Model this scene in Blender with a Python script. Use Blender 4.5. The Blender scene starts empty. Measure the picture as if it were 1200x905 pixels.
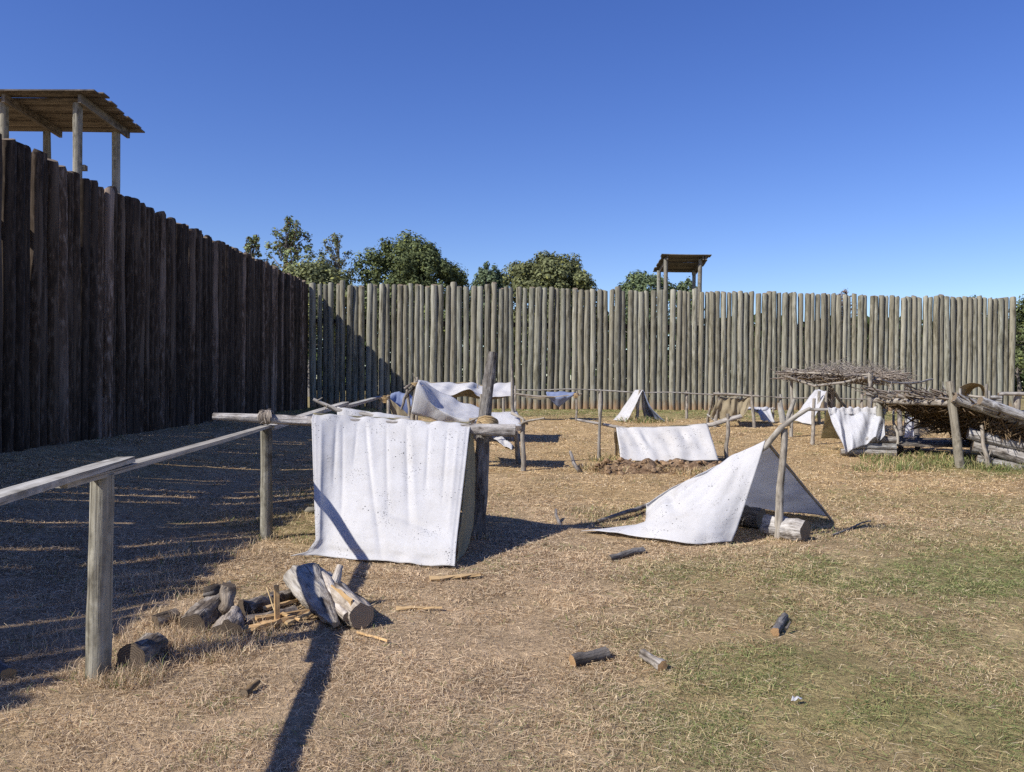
import bpy, math, random
import numpy as np
from mathutils import Vector, Matrix, noise as mnoise

# ------------------------------------------------------------------ camera
scene = bpy.context.scene
col = scene.collection
W0, H0, F = 1200.0, 905.0, 950.0
EYE = Vector((0, 0, 1.5))
_roll, _pitch = 0.0097, 0.0065
fwd = Vector((0, math.cos(_pitch), -math.sin(_pitch)))
rgt = Vector((math.cos(_roll), 0, math.sin(_roll)))
upv = rgt.cross(fwd).normalized()
rgt = fwd.cross(upv).normalized()
cam_data = bpy.data.cameras.new('camera')
cam = bpy.data.objects.new('camera', cam_data)
col.objects.link(cam)
m = Matrix((rgt, upv, -fwd)).transposed().to_4x4()
m.translation = EYE
cam.matrix_world = m
cam_data.sensor_fit = 'HORIZONTAL'
cam_data.sensor_width = 36.0
cam_data.lens = 36.0 * F / W0
cam_data.clip_start = 0.05
cam_data.clip_end = 6000
scene.camera = cam

# ------------------------------------------------------------------ sky, sun, exposure
SUN = Vector((1.0, 0.70, -1.04)).normalized()          # the way the light travels
world = bpy.data.worlds.new('World')
scene.world = world
world.use_nodes = True
wn = world.node_tree.nodes
wl = world.node_tree.links
wn.clear()
sky = wn.new('ShaderNodeTexSky')
sky.sky_type = 'NISHITA'
sky.sun_disc = False
sky.sun_elevation = math.asin(-SUN.z)
sky.sun_rotation = math.atan2(-SUN.x, -SUN.y)
sky.altitude = 300
sky.air_density = 1.0
sky.dust_density = 0.35
sky.ozone_density = 4.0
bg = wn.new('ShaderNodeBackground')
bg.inputs['Strength'].default_value = 0.085
hs = wn.new('ShaderNodeHueSaturation')
hs.inputs['Saturation'].default_value = 1.22
hs.inputs['Hue'].default_value = 0.522
wo = wn.new('ShaderNodeOutputWorld')
wl.new(sky.outputs[0], hs.inputs['Color'])
wl.new(hs.outputs[0], bg.inputs[0])
wl.new(bg.outputs[0], wo.inputs[0])
sun_data = bpy.data.lights.new('sun', 'SUN')
sun_data.energy = 3.5
sun_data.angle = math.radians(0.53)
sun_data.color = (1.0, 0.95, 0.87)
sun = bpy.data.objects.new('sun', sun_data)
sun.rotation_euler = SUN.to_track_quat('-Z', 'Y').to_euler()
sun.location = (-20, -15, 25)
col.objects.link(sun)
scene.view_settings.view_transform = 'Standard'
scene.view_settings.look = 'None'
scene.view_settings.exposure = 0.82
scene.view_settings.gamma = 1.0
scene.view_settings.use_curve_mapping = False
scene.cycles.use_denoising = False
scene.cycles.max_bounces = 6
scene.cycles.transparent_max_bounces = 8

R = random.Random(7)
RN = np.random.default_rng(11)
PI = math.pi

# ------------------------------------------------------------------ terrain and placing
_tab = RN.random((256, 256))

def sstep(a, b, x):
    t = np.clip((x - a) / (b - a), 0, 1)
    return t * t * (3 - 2 * t)

def vnoise(x, y, f=1.0, oct=3):
    x = np.asarray(x, float) * f + 77.3
    y = np.asarray(y, float) * f + 41.9
    out = 0; amp = 1; tot = 0
    for _ in range(oct):
        xi = np.floor(x).astype(int); yi = np.floor(y).astype(int)
        fx = x - xi; fy = y - yi
        fx = fx * fx * (3 - 2 * fx); fy = fy * fy * (3 - 2 * fy)
        a = _tab[xi % 256, yi % 256]; b = _tab[(xi + 1) % 256, yi % 256]
        c = _tab[xi % 256, (yi + 1) % 256]; d = _tab[(xi + 1) % 256, (yi + 1) % 256]
        out = out + amp * ((a * (1 - fx) + b * fx) * (1 - fy) + (c * (1 - fx) + d * fx) * fy)
        tot += amp; amp *= 0.5
        x = x * 2.03 + 13.1; y = y * 2.03 + 7.7
    return out / tot

def smooth_terrain(x, y):
    a = sstep(9, 27, y)
    b = sstep(-2.6, -7.0, x)
    return 0.45 * (1 - (1 - a) * (1 - b)) + .08 * np.exp(-((x + 1.85) / .60) ** 2 - ((y - 4.95) / .38) ** 2)

def bump(x, y):
    return (vnoise(x, y, 0.9, 2) - 0.5) * 0.05 + (vnoise(x, y, 5.0, 2) - 0.5) * 0.022

def terrain(x, y):
    return smooth_terrain(x, y) + bump(x, y)

def tz(x, y):
    return float(terrain(x, y))

def ray(px, py):
    return fwd + rgt * ((px - W0 / 2) / F) - upv * ((py - H0 / 2) / F)

def at(px, py, Y):
    d = ray(px, py)
    return EYE + d * (Y / d.y)

def gp(px, py, lift=0.0):
    """the point of the ground that shows at a pixel of the photograph"""
    d = ray(px, py)
    lo, hi = 1.5, 200.0
    for _ in range(60):
        mid = (lo + hi) / 2
        p = EYE + d * (mid / d.y)
        if p.z > float(smooth_terrain(p.x, p.y)):
            lo = mid
        else:
            hi = mid
    p = EYE + d * (lo / d.y)
    p.z = tz(p.x, p.y) + lift
    return p

# ------------------------------------------------------------------ objects
def tag(o, label=None, cat=None, group=None, kind=None):
    if label: o['label'] = label
    if cat: o['category'] = cat
    if group: o['group'] = group
    if kind: o['kind'] = kind
    return o

def thing(name, label, cat, loc, group=None):
    o = bpy.data.objects.new(name, None)
    o.empty_display_size = 0.2
    o.location = loc
    col.objects.link(o)
    return tag(o, label, cat, group)

def world_loc(o):
    v = Vector((0, 0, 0))
    while o is not None:
        v = v + o.location
        o = o.parent
    return v

class MB:
    """collects tubes, boxes and sheets (world coordinates) into one mesh"""
    def __init__(s):
        s.v = []; s.f = []; s.fib = []; s.rad = []; s.mi = []; s.sm = []; s.uv = None
    def vert(s, p, fib=(0, 0, 0), rad=1.0):
        s.v.append((p[0], p[1], p[2])); s.fib.append(tuple(fib)); s.rad.append(rad)
        return len(s.v) - 1
    def face(s, idx, mi=0, sm=True):
        s.f.append(tuple(idx)); s.mi.append(mi); s.sm.append(sm)
    def tube(s, pts, rads, sides=8, jit=0.0, caps=True, capmat=1, seed=None, ell=1.0, rings=3, lump=0.0, ridge=0.0):
        rr = random.Random(seed if seed is not None else R.random())
        pts = [Vector(p) for p in pts]
        n = len(pts)
        off = Vector((rr.uniform(-20, 20), rr.uniform(-20, 20), rr.uniform(-20, 20)))
        t0 = (pts[1] - pts[0]).normalized()
        a = Vector((0, 0, 1)) if abs(t0.z) < 0.9 else Vector((1, 0, 0))
        nrm = t0.cross(a).normalized()
        rid = [1 + ridge * rr.uniform(-1, 1) for _ in range(sides)]
        length = 0; prev = None; first = None
        for i in range(n):
            t = (pts[min(i + 1, n - 1)] - pts[max(i - 1, 0)]).normalized()
            nrm = (nrm - t * nrm.dot(t)).normalized()
            b = t.cross(nrm)
            if i: length += (pts[i] - pts[i - 1]).length
            r = rads[i] if hasattr(rads, '__len__') else rads
            ring = []
            for k in range(sides):
                an = 2 * PI * k / sides
                rk = r * rid[k] * (1 + jit * rr.uniform(-1, 1))
                if lump:
                    rk *= 1 + lump * mnoise.noise(Vector((math.cos(an) * 1.3, math.sin(an) * 1.3, length / max(r, .01) * .35)) + off)
                p = pts[i] + nrm * (math.cos(an) * rk) + b * (math.sin(an) * rk * ell)
                ring.append(s.vert(p, Vector((math.cos(an) * r, math.sin(an) * r, length)) + off, 1.0))
            if prev:
                for k in range(sides):
                    s.face((prev[k], prev[(k + 1) % sides], ring[(k + 1) % sides], ring[k]), 0)
            else:
                first = ring
            prev = ring
        if caps:
            for ring, c, rev in ((first, pts[0], True), (prev, pts[-1], False)):
                last = ring
                dup = [s.vert(s.v[q], s.fib[q], 1.0) for q in ring]
                last = dup
                for q in range(1, rings):
                    w = 1 - q / rings
                    cur = []
                    for j in ring:
                        p = c + (Vector(s.v[j]) - c) * w
                        cur.append(s.vert(p, Vector(s.fib[j]) * w, w))
                    for k in range(sides):
                        fc = (last[k], last[(k + 1) % sides], cur[(k + 1) % sides], cur[k])
                        s.face(fc[::-1] if rev else fc, capmat, False)
                    last = cur
                ci = s.vert(c, off, 0.0)
                for k in range(sides):
                    fc = (last[k], last[(k + 1) % sides], ci)
                    s.face(fc[::-1] if rev else fc, capmat, False)
        return s
    def limb(s, p0, p1, r0, r1, bend=0.03, segs=8, sides=8, seed=None, jit=0.05, lump=0.12, capmat=1, rings=2, ridge=.03):
        rr = random.Random(seed if seed is not None else R.random())
        p0 = Vector(p0); p1 = Vector(p1)
        d = p1 - p0; L = d.length
        o = Vector((rr.uniform(-50, 50), rr.uniform(-50, 50), 0))
        pts = []; rads = []
        for i in range(segs + 1):
            t = i / segs
            env = math.sin(PI * t)
            w = Vector((mnoise.noise(o + Vector((t * 2.2, 0, 0))), mnoise.noise(o + Vector((t * 2.2, 5, 0))),
                        mnoise.noise(o + Vector((t * 2.2, 9, 0))))) * (bend * L * env * 2)
            pts.append(p0 + d * t + w)
            k = 1 + 0.10 * mnoise.noise(o + Vector((t * 6, 20, 0)))
            rads.append((r0 + (r1 - r0) * t) * k)
        s.tube(pts, rads, sides, jit, True, capmat, rr.random(), 1.0, rings, lump, ridge)
        return s
    def box(s, p0, p1, w, h, seed=None, twist=0.0, capmat=1, segs=6, sag=0.0, roll=0.0, jag=0.0):
        """plank from p0 to p1, w wide, h thick"""
        rr = random.Random(seed if seed is not None else R.random())
        p0 = Vector(p0); p1 = Vector(p1); d = p1 - p0; L = d.length; t = d.normalized()
        side = t.cross(Vector((0, 0, 1)))
        if side.length < 1e-3: side = Vector((1, 0, 0))
        side.normalize(); up = side.cross(t)
        off = Vector((rr.uniform(-20, 20), rr.uniform(-20, 20), rr.uniform(-20, 20)))
        prev = None
        for i in range(segs + 1):
            q = i / segs
            an = twist * (q - .5) + roll
            sd = side * math.cos(an) + up * math.sin(an); u2 = up * math.cos(an) - side * math.sin(an)
            c = p0 + d * q - Vector((0, 0, 1)) * (sag * math.sin(PI * q))
            ww = w * (1 + rr.uniform(-.02, .02))
            ring = [s.vert(c + sd * (a * ww / 2 * (1 + rr.uniform(-jag, jag))) + u2 * (b * h / 2 * (1 + rr.uniform(-jag, jag))), Vector((a * w / 2, b * h / 2, q * L)) + off, 1.0)
                    for a, b in ((-1, -1), (1, -1), (1, 1), (-1, 1))]
            if prev:
                for k in range(4):
                    s.face((prev[k], prev[(k + 1) % 4], ring[(k + 1) % 4], ring[k]), 0, False)
            else:
                s.face([s.vert(s.v[j], s.fib[j], .5) for j in ring][::-1], capmat, False)
            prev = ring
        s.face([s.vert(s.v[j], s.fib[j], .5) for j in prev], capmat, False)
        return s
    def mesh(s, name, mats, base=Vector((0, 0, 0))):
        me = bpy.data.meshes.new(name)
        vv = [(a - base.x, b - base.y, c - base.z) for a, b, c in s.v]
        me.from_pydata(vv, [], s.f)
        for mt in mats: me.materials.append(mt)
        nm = len(mats)
        me.polygons.foreach_set('material_index', [min(i, nm - 1) for i in s.mi])
        me.polygons.foreach_set('use_smooth', s.sm)
        a = me.attributes.new('fib', 'FLOAT_VECTOR', 'POINT')
        a.data.foreach_set('vector', np.array(s.fib, dtype=np.float32).ravel())
        a = me.attributes.new('rad', 'FLOAT', 'POINT')
        a.data.foreach_set('value', np.array(s.rad, dtype=np.float32))
        me.update()
        return me
    def build(s, name, mats, parent=None, label=None, cat=None, group=None, kind=None, origin=None):
        if not isinstance(mats, (list, tuple)): mats = [mats]
        base = world_loc(parent) if parent is not None else (Vector(origin) if origin is not None else Vector((0, 0, 0)))
        me = s.mesh(name, mats, base)
        o = bpy.data.objects.new(name, me)
        if parent is not None: o.parent = parent
        else: o.location = base
        col.objects.link(o)
        return tag(o, label, cat, group, kind)

# ------------------------------------------------------------------ materials
def newmat(name):
    mt = bpy.data.materials.new(name); mt.use_nodes = True
    nt = mt.node_tree; nt.nodes.clear()
    out = nt.nodes.new('ShaderNodeOutputMaterial')
    return mt, nt, out

def N(nt, typ, **kw):
    n = nt.nodes.new(typ)
    for k, v in kw.items():
        if k.startswith('i_'):
            n.inputs[k[2:].replace('_', ' ')].default_value = v
        else:
            setattr(n, k, v)
    return n

def ramp(nt, fac, stops, interp='LINEAR'):
    r = nt.nodes.new('ShaderNodeValToRGB')
    r.color_ramp.interpolation = interp
    e = r.color_ramp.elements
    while len(e) < len(stops): e.new(0.5)
    for q, (p, c) in zip(e, stops):
        q.position = p; q.color = (*c, 1) if len(c) == 3 else c
    nt.links.new(fac, r.inputs[0])
    return r.outputs[0]

def mixc(nt, fac, a, b, blend='MIX'):
    mx = nt.nodes.new('ShaderNodeMix'); mx.data_type = 'RGBA'; mx.blend_type = blend
    for sock, val in ((mx.inputs[0], fac), (mx.inputs[6], a), (mx.inputs[7], b)):
        if isinstance(val, (int, float)): sock.default_value = val
        elif isinstance(val, tuple): sock.default_value = (*val, 1)
        else: nt.links.new(val, sock)
    return mx.outputs[2]

def math_(nt, op, a, b=0.0, clamp=False):
    n = nt.nodes.new('ShaderNodeMath'); n.operation = op; n.use_clamp = clamp
    for sock, val in ((n.inputs[0], a), (n.inputs[1], b)):
        if isinstance(val, (int, float)): sock.default_value = val
        else: nt.links.new(val, sock)
    return n.outputs[0]

def noise_n(nt, vec, scale, detail=4, rough=.55):
    n = N(nt, 'ShaderNodeTexNoise', i_Scale=scale, i_Detail=detail, i_Roughness=rough)
    nt.links.new(vec, n.inputs['Vector'])
    return n.outputs[0]

def wood(name, dark, mid, light, grain=(45, 45, 3.0), patch=(6, 6, .8), bumpd=.006, bumps=.8, rough=.85, base_stain=None,
         hue=.25, crack=.5, patch_lo=.42, patch_hi=.62, fsc=(14, 14, 9), tone=None):
    mt, nt, out = newmat(name)
    at_ = N(nt, 'ShaderNodeAttribute', attribute_name='fib')
    oi = N(nt, 'ShaderNodeObjectInfo')
    offs = N(nt, 'ShaderNodeVectorMath', operation='SCALE'); offs.inputs[0].default_value = (37, 53, 71)
    nt.links.new(oi.outputs['Random'], offs.inputs['Scale'])
    add = N(nt, 'ShaderNodeVectorMath', operation='ADD')
    nt.links.new(at_.outputs['Vector'], add.inputs[0]); nt.links.new(offs.outputs[0], add.inputs[1])
    def mapped(sc):
        v = N(nt, 'ShaderNodeVectorMath', operation='MULTIPLY'); v.inputs[1].default_value = sc
        nt.links.new(add.outputs[0], v.inputs[0]); return v.outputs[0]
    g = noise_n(nt, mapped(grain), 1.0, 5, .65)
    p = noise_n(nt, mapped(patch), 1.0, 4, .6)
    f = noise_n(nt, mapped(fsc), 1.0, 5, .6)
    c1 = ramp(nt, g, [(.36, dark), (.5, mid), (.64, light)])
    c2 = ramp(nt, f, [(.36, dark), (.52, mid), (.70, light)])
    pf = ramp(nt, p, [(patch_lo, (0, 0, 0)), (patch_hi, (1, 1, 1))])
    c = mixc(nt, pf, c2, c1)
    c = mixc(nt, math_(nt, 'MULTIPLY', pf, .45), c, light)
    ck = noise_n(nt, mapped((grain[0] * 1.3, grain[1] * 1.3, grain[2] * .45)), 1.0, 3, .5)
    c = mixc(nt, .85, c, ramp(nt, ck, [(.33, (.30, .28, .26)), (.41, (1, 1, 1))]), 'MULTIPLY')
    # each piece a little lighter or darker, redder or greyer
    v = ramp(nt, oi.outputs['Random'], tone or [(0, (1 - hue,) * 3), (.35, (1.0, .96, .9)), (.7, (.96, 1.0, 1.02)), (1, (1 + hue, 1 + hue * .95, 1 + hue * .9))])
    c = mixc(nt, 1.0, c, v, 'MULTIPLY')
    if base_stain:
        sp = N(nt, 'ShaderNodeSeparateXYZ'); nt.links.new(at_.outputs['Vector'], sp.inputs[0])
        zz = math_(nt, 'ADD', sp.outputs[2], math_(nt, 'MULTIPLY', f, .5))
        st = ramp(nt, zz, [(.25, (1, 1, 1)), (.75, (0, 0, 0))])
        c = mixc(nt, math_(nt, 'MULTIPLY', st, .75), c, base_stain)
    bs = N(nt, 'ShaderNodeBsdfPrincipled'); bs.inputs['Roughness'].default_value = rough
    bs.inputs['Specular IOR Level'].default_value = .25
    nt.links.new(c, bs.inputs['Base Color'])
    hgt = math_(nt, 'ADD', math_(nt, 'ADD', math_(nt, 'MULTIPLY', g, .7), math_(nt, 'MULTIPLY', ck, .6)), math_(nt, 'MULTIPLY', f, crack))
    bp = N(nt, 'ShaderNodeBump', i_Strength=bumps, i_Distance=bumpd)
    nt.links.new(hgt, bp.inputs['Height']); nt.links.new(bp.outputs[0], bs.inputs['Normal'])
    nt.links.new(bs.outputs[0], out.inputs[0])
    return mt

def endgrain(name, dark, light):
    mt, nt, out = newmat(name)
    rd = N(nt, 'ShaderNodeAttribute', attribute_name='rad')
    fb = N(nt, 'ShaderNodeAttribute', attribute_name='fib')
    nz = noise_n(nt, fb.outputs['Vector'], 30, 4)
    w = math_(nt, 'SINE', math_(nt, 'ADD', math_(nt, 'MULTIPLY', rd.outputs['Fac'], 42), math_(nt, 'MULTIPLY', nz, 6)))
    w = math_(nt, 'MULTIPLY_ADD', w, .25); nt.nodes[-1].inputs[2].default_value = .5
    c = ramp(nt, w, [(.2, dark), (.8, light)])
    c = mixc(nt, .8, c, ramp(nt, nz, [(.3, (.45, .42, .4)), (.65, (1.1, 1.05, 1))]), 'MULTIPLY')
    bs = N(nt, 'ShaderNodeBsdfPrincipled'); bs.inputs['Roughness'].default_value = .9
    bs.inputs['Specular IOR Level'].default_value = .2
    nt.links.new(c, bs.inputs['Base Color'])
    bp = N(nt, 'ShaderNodeBump', i_Strength=.6, i_Distance=.004)
    nt.links.new(math_(nt, 'ADD', w, nz), bp.inputs['Height']); nt.links.new(bp.outputs[0], bs.inputs['Normal'])
    nt.links.new(bs.outputs[0], out.inputs[0])
    return mt

def canvas(name, base, dirt, speck=.5, trans=.25, stain=.4, spec_scale=34):
    mt, nt, out = newmat(name)
    uv = N(nt, 'ShaderNodeAttribute', attribute_name='cuv')
    v = uv.outputs['Vector']
    big = noise_n(nt, v, 2.2, 5, .6)
    med = noise_n(nt, v, 9, 5, .65)
    fin = noise_n(nt, v, 60, 3, .6)
    c = mixc(nt, math_(nt, 'MULTIPLY', ramp(nt, big, [(.42, (0, 0, 0)), (.72, (1, 1, 1))]), stain), base, dirt)
    c = mixc(nt, math_(nt, 'MULTIPLY', ramp(nt, med, [(.5, (0, 0, 0)), (.75, (1, 1, 1))]), stain * .7), c, dirt)
    c = mixc(nt, .5, c, ramp(nt, fin, [(.3, (.88, .87, .85)), (.6, (1.03, 1.03, 1.03))]), 'MULTIPLY')
    # mildew specks, gathered in patches
    for sc, th in ((spec_scale, .21), (spec_scale * 2.1, .27)):
        vo = N(nt, 'ShaderNodeTexVoronoi', i_Scale=sc); vo.inputs['Randomness'].default_value = 1
        nt.links.new(v, vo.inputs['Vector'])
        pat = noise_n(nt, v, 3.3 if sc < 50 else 5.1, 3)
        lim = math_(nt, 'MULTIPLY', ramp(nt, pat, [(.46, (0, 0, 0)), (.62, (1, 1, 1))]), th)
        m_ = math_(nt, 'LESS_THAN', vo.outputs['Distance'], lim)
        # only some cells carry a speck
        sp = N(nt, 'ShaderNodeSeparateColor'); nt.links.new(vo.outputs['Color'], sp.inputs[0])
        m_ = math_(nt, 'MULTIPLY', m_, math_(nt, 'LESS_THAN', sp.outputs[0], speck))
        c = mixc(nt, math_(nt, 'MULTIPLY', m_, .85), c, (.06, .06, .065))
    df = N(nt, 'ShaderNodeBsdfDiffuse'); tr = N(nt, 'ShaderNodeBsdfTranslucent')
    nt.links.new(c, df.inputs[0]); nt.links.new(c, tr.inputs[0])
    bp = N(nt, 'ShaderNodeBump', i_Strength=.35, i_Distance=.02)
    crs = noise_n(nt, v, 6, 4, .5)
    nt.links.new(math_(nt, 'ADD', crs, math_(nt, 'MULTIPLY', fin, .06)), bp.inputs['Height'])
    nt.links.new(bp.outputs[0], df.inputs['Normal'])
    mx = N(nt, 'ShaderNodeMixShader'); mx.inputs[0].default_value = trans
    nt.links.new(df.outputs[0], mx.inputs[1]); nt.links.new(tr.outputs[0], mx.inputs[2])
    nt.links.new(mx.outputs[0], out.inputs[0])
    return mt

def blade_mat(name, trans=.3):
    mt, nt, out = newmat(name)
    a = N(nt, 'ShaderNodeAttribute', attribute_name='col')
    df = N(nt, 'ShaderNodeBsdfDiffuse'); tr = N(nt, 'ShaderNodeBsdfTranslucent')
    nt.links.new(a.outputs['Color'], df.inputs[0]); nt.links.new(a.outputs['Color'], tr.inputs[0])
    mx = N(nt, 'ShaderNodeMixShader'); mx.inputs[0].default_value = trans
    nt.links.new(df.outputs[0], mx.inputs[1]); nt.links.new(tr.outputs[0], mx.inputs[2])
    nt.links.new(mx.outputs[0], out.inputs[0])
    return mt

def ground_mat():
    mt, nt, out = newmat('dry_ground')
    a = N(nt, 'ShaderNodeAttribute', attribute_name='col')
    tc = N(nt, 'ShaderNodeNewGeometry')
    p = tc.outputs['Position']
    n1 = noise_n(nt, p, 26, 6, .7)
    n2 = noise_n(nt, p, 3.5, 5, .65)
    n3 = noise_n(nt, p, 110, 3, .7)
    c = mixc(nt, 1.0, a.outputs['Color'], ramp(nt, n1, [(.25, (.42, .38, .34)), (.5, (.95, .93, .9)), (.75, (1.45, 1.42, 1.35))]), 'MULTIPLY')
    c = mixc(nt, .8, c, ramp(nt, n2, [(.3, (.7, .68, .64)), (.7, (1.25, 1.22, 1.18))]), 'MULTIPLY')
    c = mixc(nt, .7, c, ramp(nt, n3, [(.3, (.6, .58, .55)), (.7, (1.35, 1.33, 1.3))]), 'MULTIPLY')
    bs = N(nt, 'ShaderNodeBsdfPrincipled'); bs.inputs['Roughness'].default_value = .95
    bs.inputs['Specular IOR Level'].default_value = .1
    nt.links.new(c, bs.inputs['Base Color'])
    bp = N(nt, 'ShaderNodeBump', i_Strength=.9, i_Distance=.03)
    nt.links.new(math_(nt, 'ADD', n1, math_(nt, 'MULTIPLY', n3, .5)), bp.inputs['Height'])
    nt.links.new(bp.outputs[0], bs.inputs['Normal'])
    nt.links.new(bs.outputs[0], out.inputs[0])
    return mt

M = {}
M['far_log'] = wood('weathered_log', (.10, .092, .064), (.205, .192, .142), (.34, .33, .275), grain=(26, 26, 1.3), patch=(6, 6, .6), fsc=(14, 14, 3.0), base_stain=(.30, .15, .06), hue=.3, bumpd=.012)
M['left_log'] = wood('dark_brown_log', (.024, .0165, .011), (.044, .030, .020), (.125, .10, .080), grain=(13, 13, .8), patch=(5, 5, .45), hue=.35, bumpd=.012, patch_lo=.50, patch_hi=.60, fsc=(18, 18, 5.0), tone=[(0, (.62, .60, .58)), (.5, (.95, .92, .88)), (.78, (1.25, 1.2, 1.12)), (.86, (2.3, 2.3, 2.35)), (1, (3.0, 3.0, 3.1))])  # dark browns throughout, with random logs much paler
M['end_old'] = endgrain('old_log_end', (.17, .135, .095), (.29, .235, .17))
M['end_fresh'] = endgrain('fresh_log_end', (.32, .19, .09), (.55, .38, .21))
M['post'] = wood('grey_post', (.10, .09, .07), (.215, .20, .16), (.36, .34, .285), grain=(42, 42, 1.6), patch=(10, 10, 1.2), bumpd=.012, bumps=1.0)
M['rail'] = wood('grey_plank', (.15, .14, .12), (.29, .275, .245), (.46, .445, .41), grain=(60, 60, 1.6), patch=(10, 10, 1.0), bumpd=.004)
M['bark'] = wood('bark', (.045, .037, .032), (.125, .108, .095), (.28, .26, .24), grain=(34, 34, 7), patch=(10, 10, 3), bumpd=.025, bumps=1.0)
M['pale_pole'] = wood('pale_pole', (.13, .11, .09), (.27, .245, .21), (.44, .41, .37), grain=(70, 70, 5), patch=(14, 14, 3), bumpd=.004)
M['grey_bark'] = wood('grey_bark', (.07, .06, .052), (.24, .22, .20), (.50, .49, .48), grain=(32, 32, 4.0), patch=(12, 12, 3), bumpd=.028, bumps=1.0)
M['split'] = wood('split_wood', (.24, .14, .065), (.42, .27, .125), (.58, .41, .22), grain=(60, 60, 2), patch=(9, 9, 1), bumpd=.004)
M['roof'] = wood('roof_plank', (.055, .045, .037), (.12, .10, .08), (.23, .20, .165), grain=(40, 40, 1.6), patch=(6, 6, .6), bumpd=.006)
M['rope'] = wood('straw_rope', (.20, .13, .06), (.40, .28, .14), (.58, .44, .25), grain=(120, 120, 60), patch=(40, 40, 20), bumpd=.003)
M['twig'] = wood('dead_twig', (.10, .08, .065), (.22, .185, .155), (.38, .34, .30), grain=(60, 60, 6), patch=(20, 20, 4), bumpd=.003, hue=.1)
M['thatch'] = wood('brown_thatch', (.045, .030, .016), (.12, .080, .042), (.26, .185, .105), grain=(50, 50, 6), patch=(14, 14, 3), bumpd=.004, hue=.1)
M['rotten'] = wood('rotten_bark', (.040, .030, .023), (.115, .090, .070), (.36, .32, .28), grain=(30, 30, 4.5), patch=(13, 13, 5), bumpd=.035, bumps=1.0, patch_lo=.48, patch_hi=.62)
M['end_tan'] = endgrain('tan_log_end', (.26, .20, .14), (.48, .39, .29))
M['end_dark'] = endgrain('dark_log_end', (.085, .066, .050), (.20, .16, .12))
M['white_bark'] = wood('bleached_log', (.12, .092, .070), (.32, .275, .23), (.54, .50, .455), grain=(30, 30, 3.0), patch=(10, 10, 3), bumpd=.030, bumps=1.0)
M['white_cloth'] = canvas('white_canvas', (.66, .66, .675), (.50, .48, .45), speck=.55, stain=.4, trans=.3)
M['speck_cloth'] = canvas('speckled_canvas', (.66, .65, .64), (.50, .47, .43), speck=.9, stain=.5, spec_scale=26)
M['plain_cloth'] = canvas('plain_canvas', (.76, .77, .80), (.56, .55, .54), speck=.10, stain=.4, trans=.5)
M['olive_cloth'] = canvas('olive_canvas', (.52, .48, .34), (.34, .31, .20), speck=.4, stain=.6, trans=.5)  # olive tone for rear and side panels, with mildew specks
M['blue_cloth'] = canvas('blue_grey_canvas', (.24, .29, .43), (.17, .20, .30), speck=.05, stain=.5, trans=.15)
M['brown_cloth'] = canvas('brown_canvas', (.34, .29, .20), (.20, .16, .10), speck=.3, stain=.7, trans=.10)
M['blade'] = blade_mat('grass_blade')
M['leaf'] = blade_mat('tree_leaf', .2)
M['ground'] = ground_mat()

# ------------------------------------------------------------------ ground
def ground_colours(x, y):
    """straw, ochre and green as they are spread over the yard"""
    x = np.asarray(x, float); y = np.asarray(y, float)
    n1 = vnoise(x, y, .35, 3); n2 = vnoise(x + 30, y + 9, 1.3, 3); n3 = vnoise(x - 14, y + 44, .8, 3)
    def blob(cx, cy, sx, sy): return np.exp(-((x - cx) / sx) ** 2 - ((y - cy) / sy) ** 2)
    g = .95 * blob(3.6, 6.3, 2.0, .8) + .85 * blob(1.5, 3.4, 1.0, .8) + .6 * blob(5.5, 7.2, 2.2, 1.0)
    g += .9 * sstep(22.5, 25.5, y) + .7 * blob(8.2, 13.7, 1.6, .9) + .35 * blob(4.0, 4.4, 1.2, .8)
    g += .5 * blob(3.0, 4.4, 1.8, .7) + .35 * blob(6.5, 10, 2.5, 1.5)
    g += .45 * blob(-1.9, 9.2, .8, 1.5) + .25 * blob(1.0, 9.2, 1.0, .8) + .35 * blob(1.6, 5.2, 1.0, .9)
    g = g * (.15 + .9 * n1 + 1.0 * vnoise(x + 60, y - 17, 2.6, 3)) + .75 * (n2 - .55)
    g = np.clip(g, 0, 1) * .8
    o = np.clip(sstep(7, 13, y) * .75 + (n3 - .45) * 1.2 + .35 * sstep(.3, 2.0, x), 0, 1)
    straw = np.array([.57, .44, .295]); ochre = np.array([.595, .445, .25]); green = np.array([.33, .31, .145])
    c = straw[None] * (1 - o[:, None]) + ochre[None] * o[:, None]
    c = c * (1 - g[:, None]) + green[None] * g[:, None]
    bare = np.clip(blob(-.5, 4.5, .5, 2.5) + blob(.3, 8, .9, 2), 0, 1) * np.clip(n2 * 1.6 - .4, 0, 1)
    c = c * (1 - .5 * bare[:, None]) + np.array([.58, .45, .33])[None] * .5 * bare[:, None]
    mott = vnoise(x + 5, y - 3, 2.2, 3)
    c = c * (.80 + .40 * mott)[:, None]
    return c, g

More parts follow.
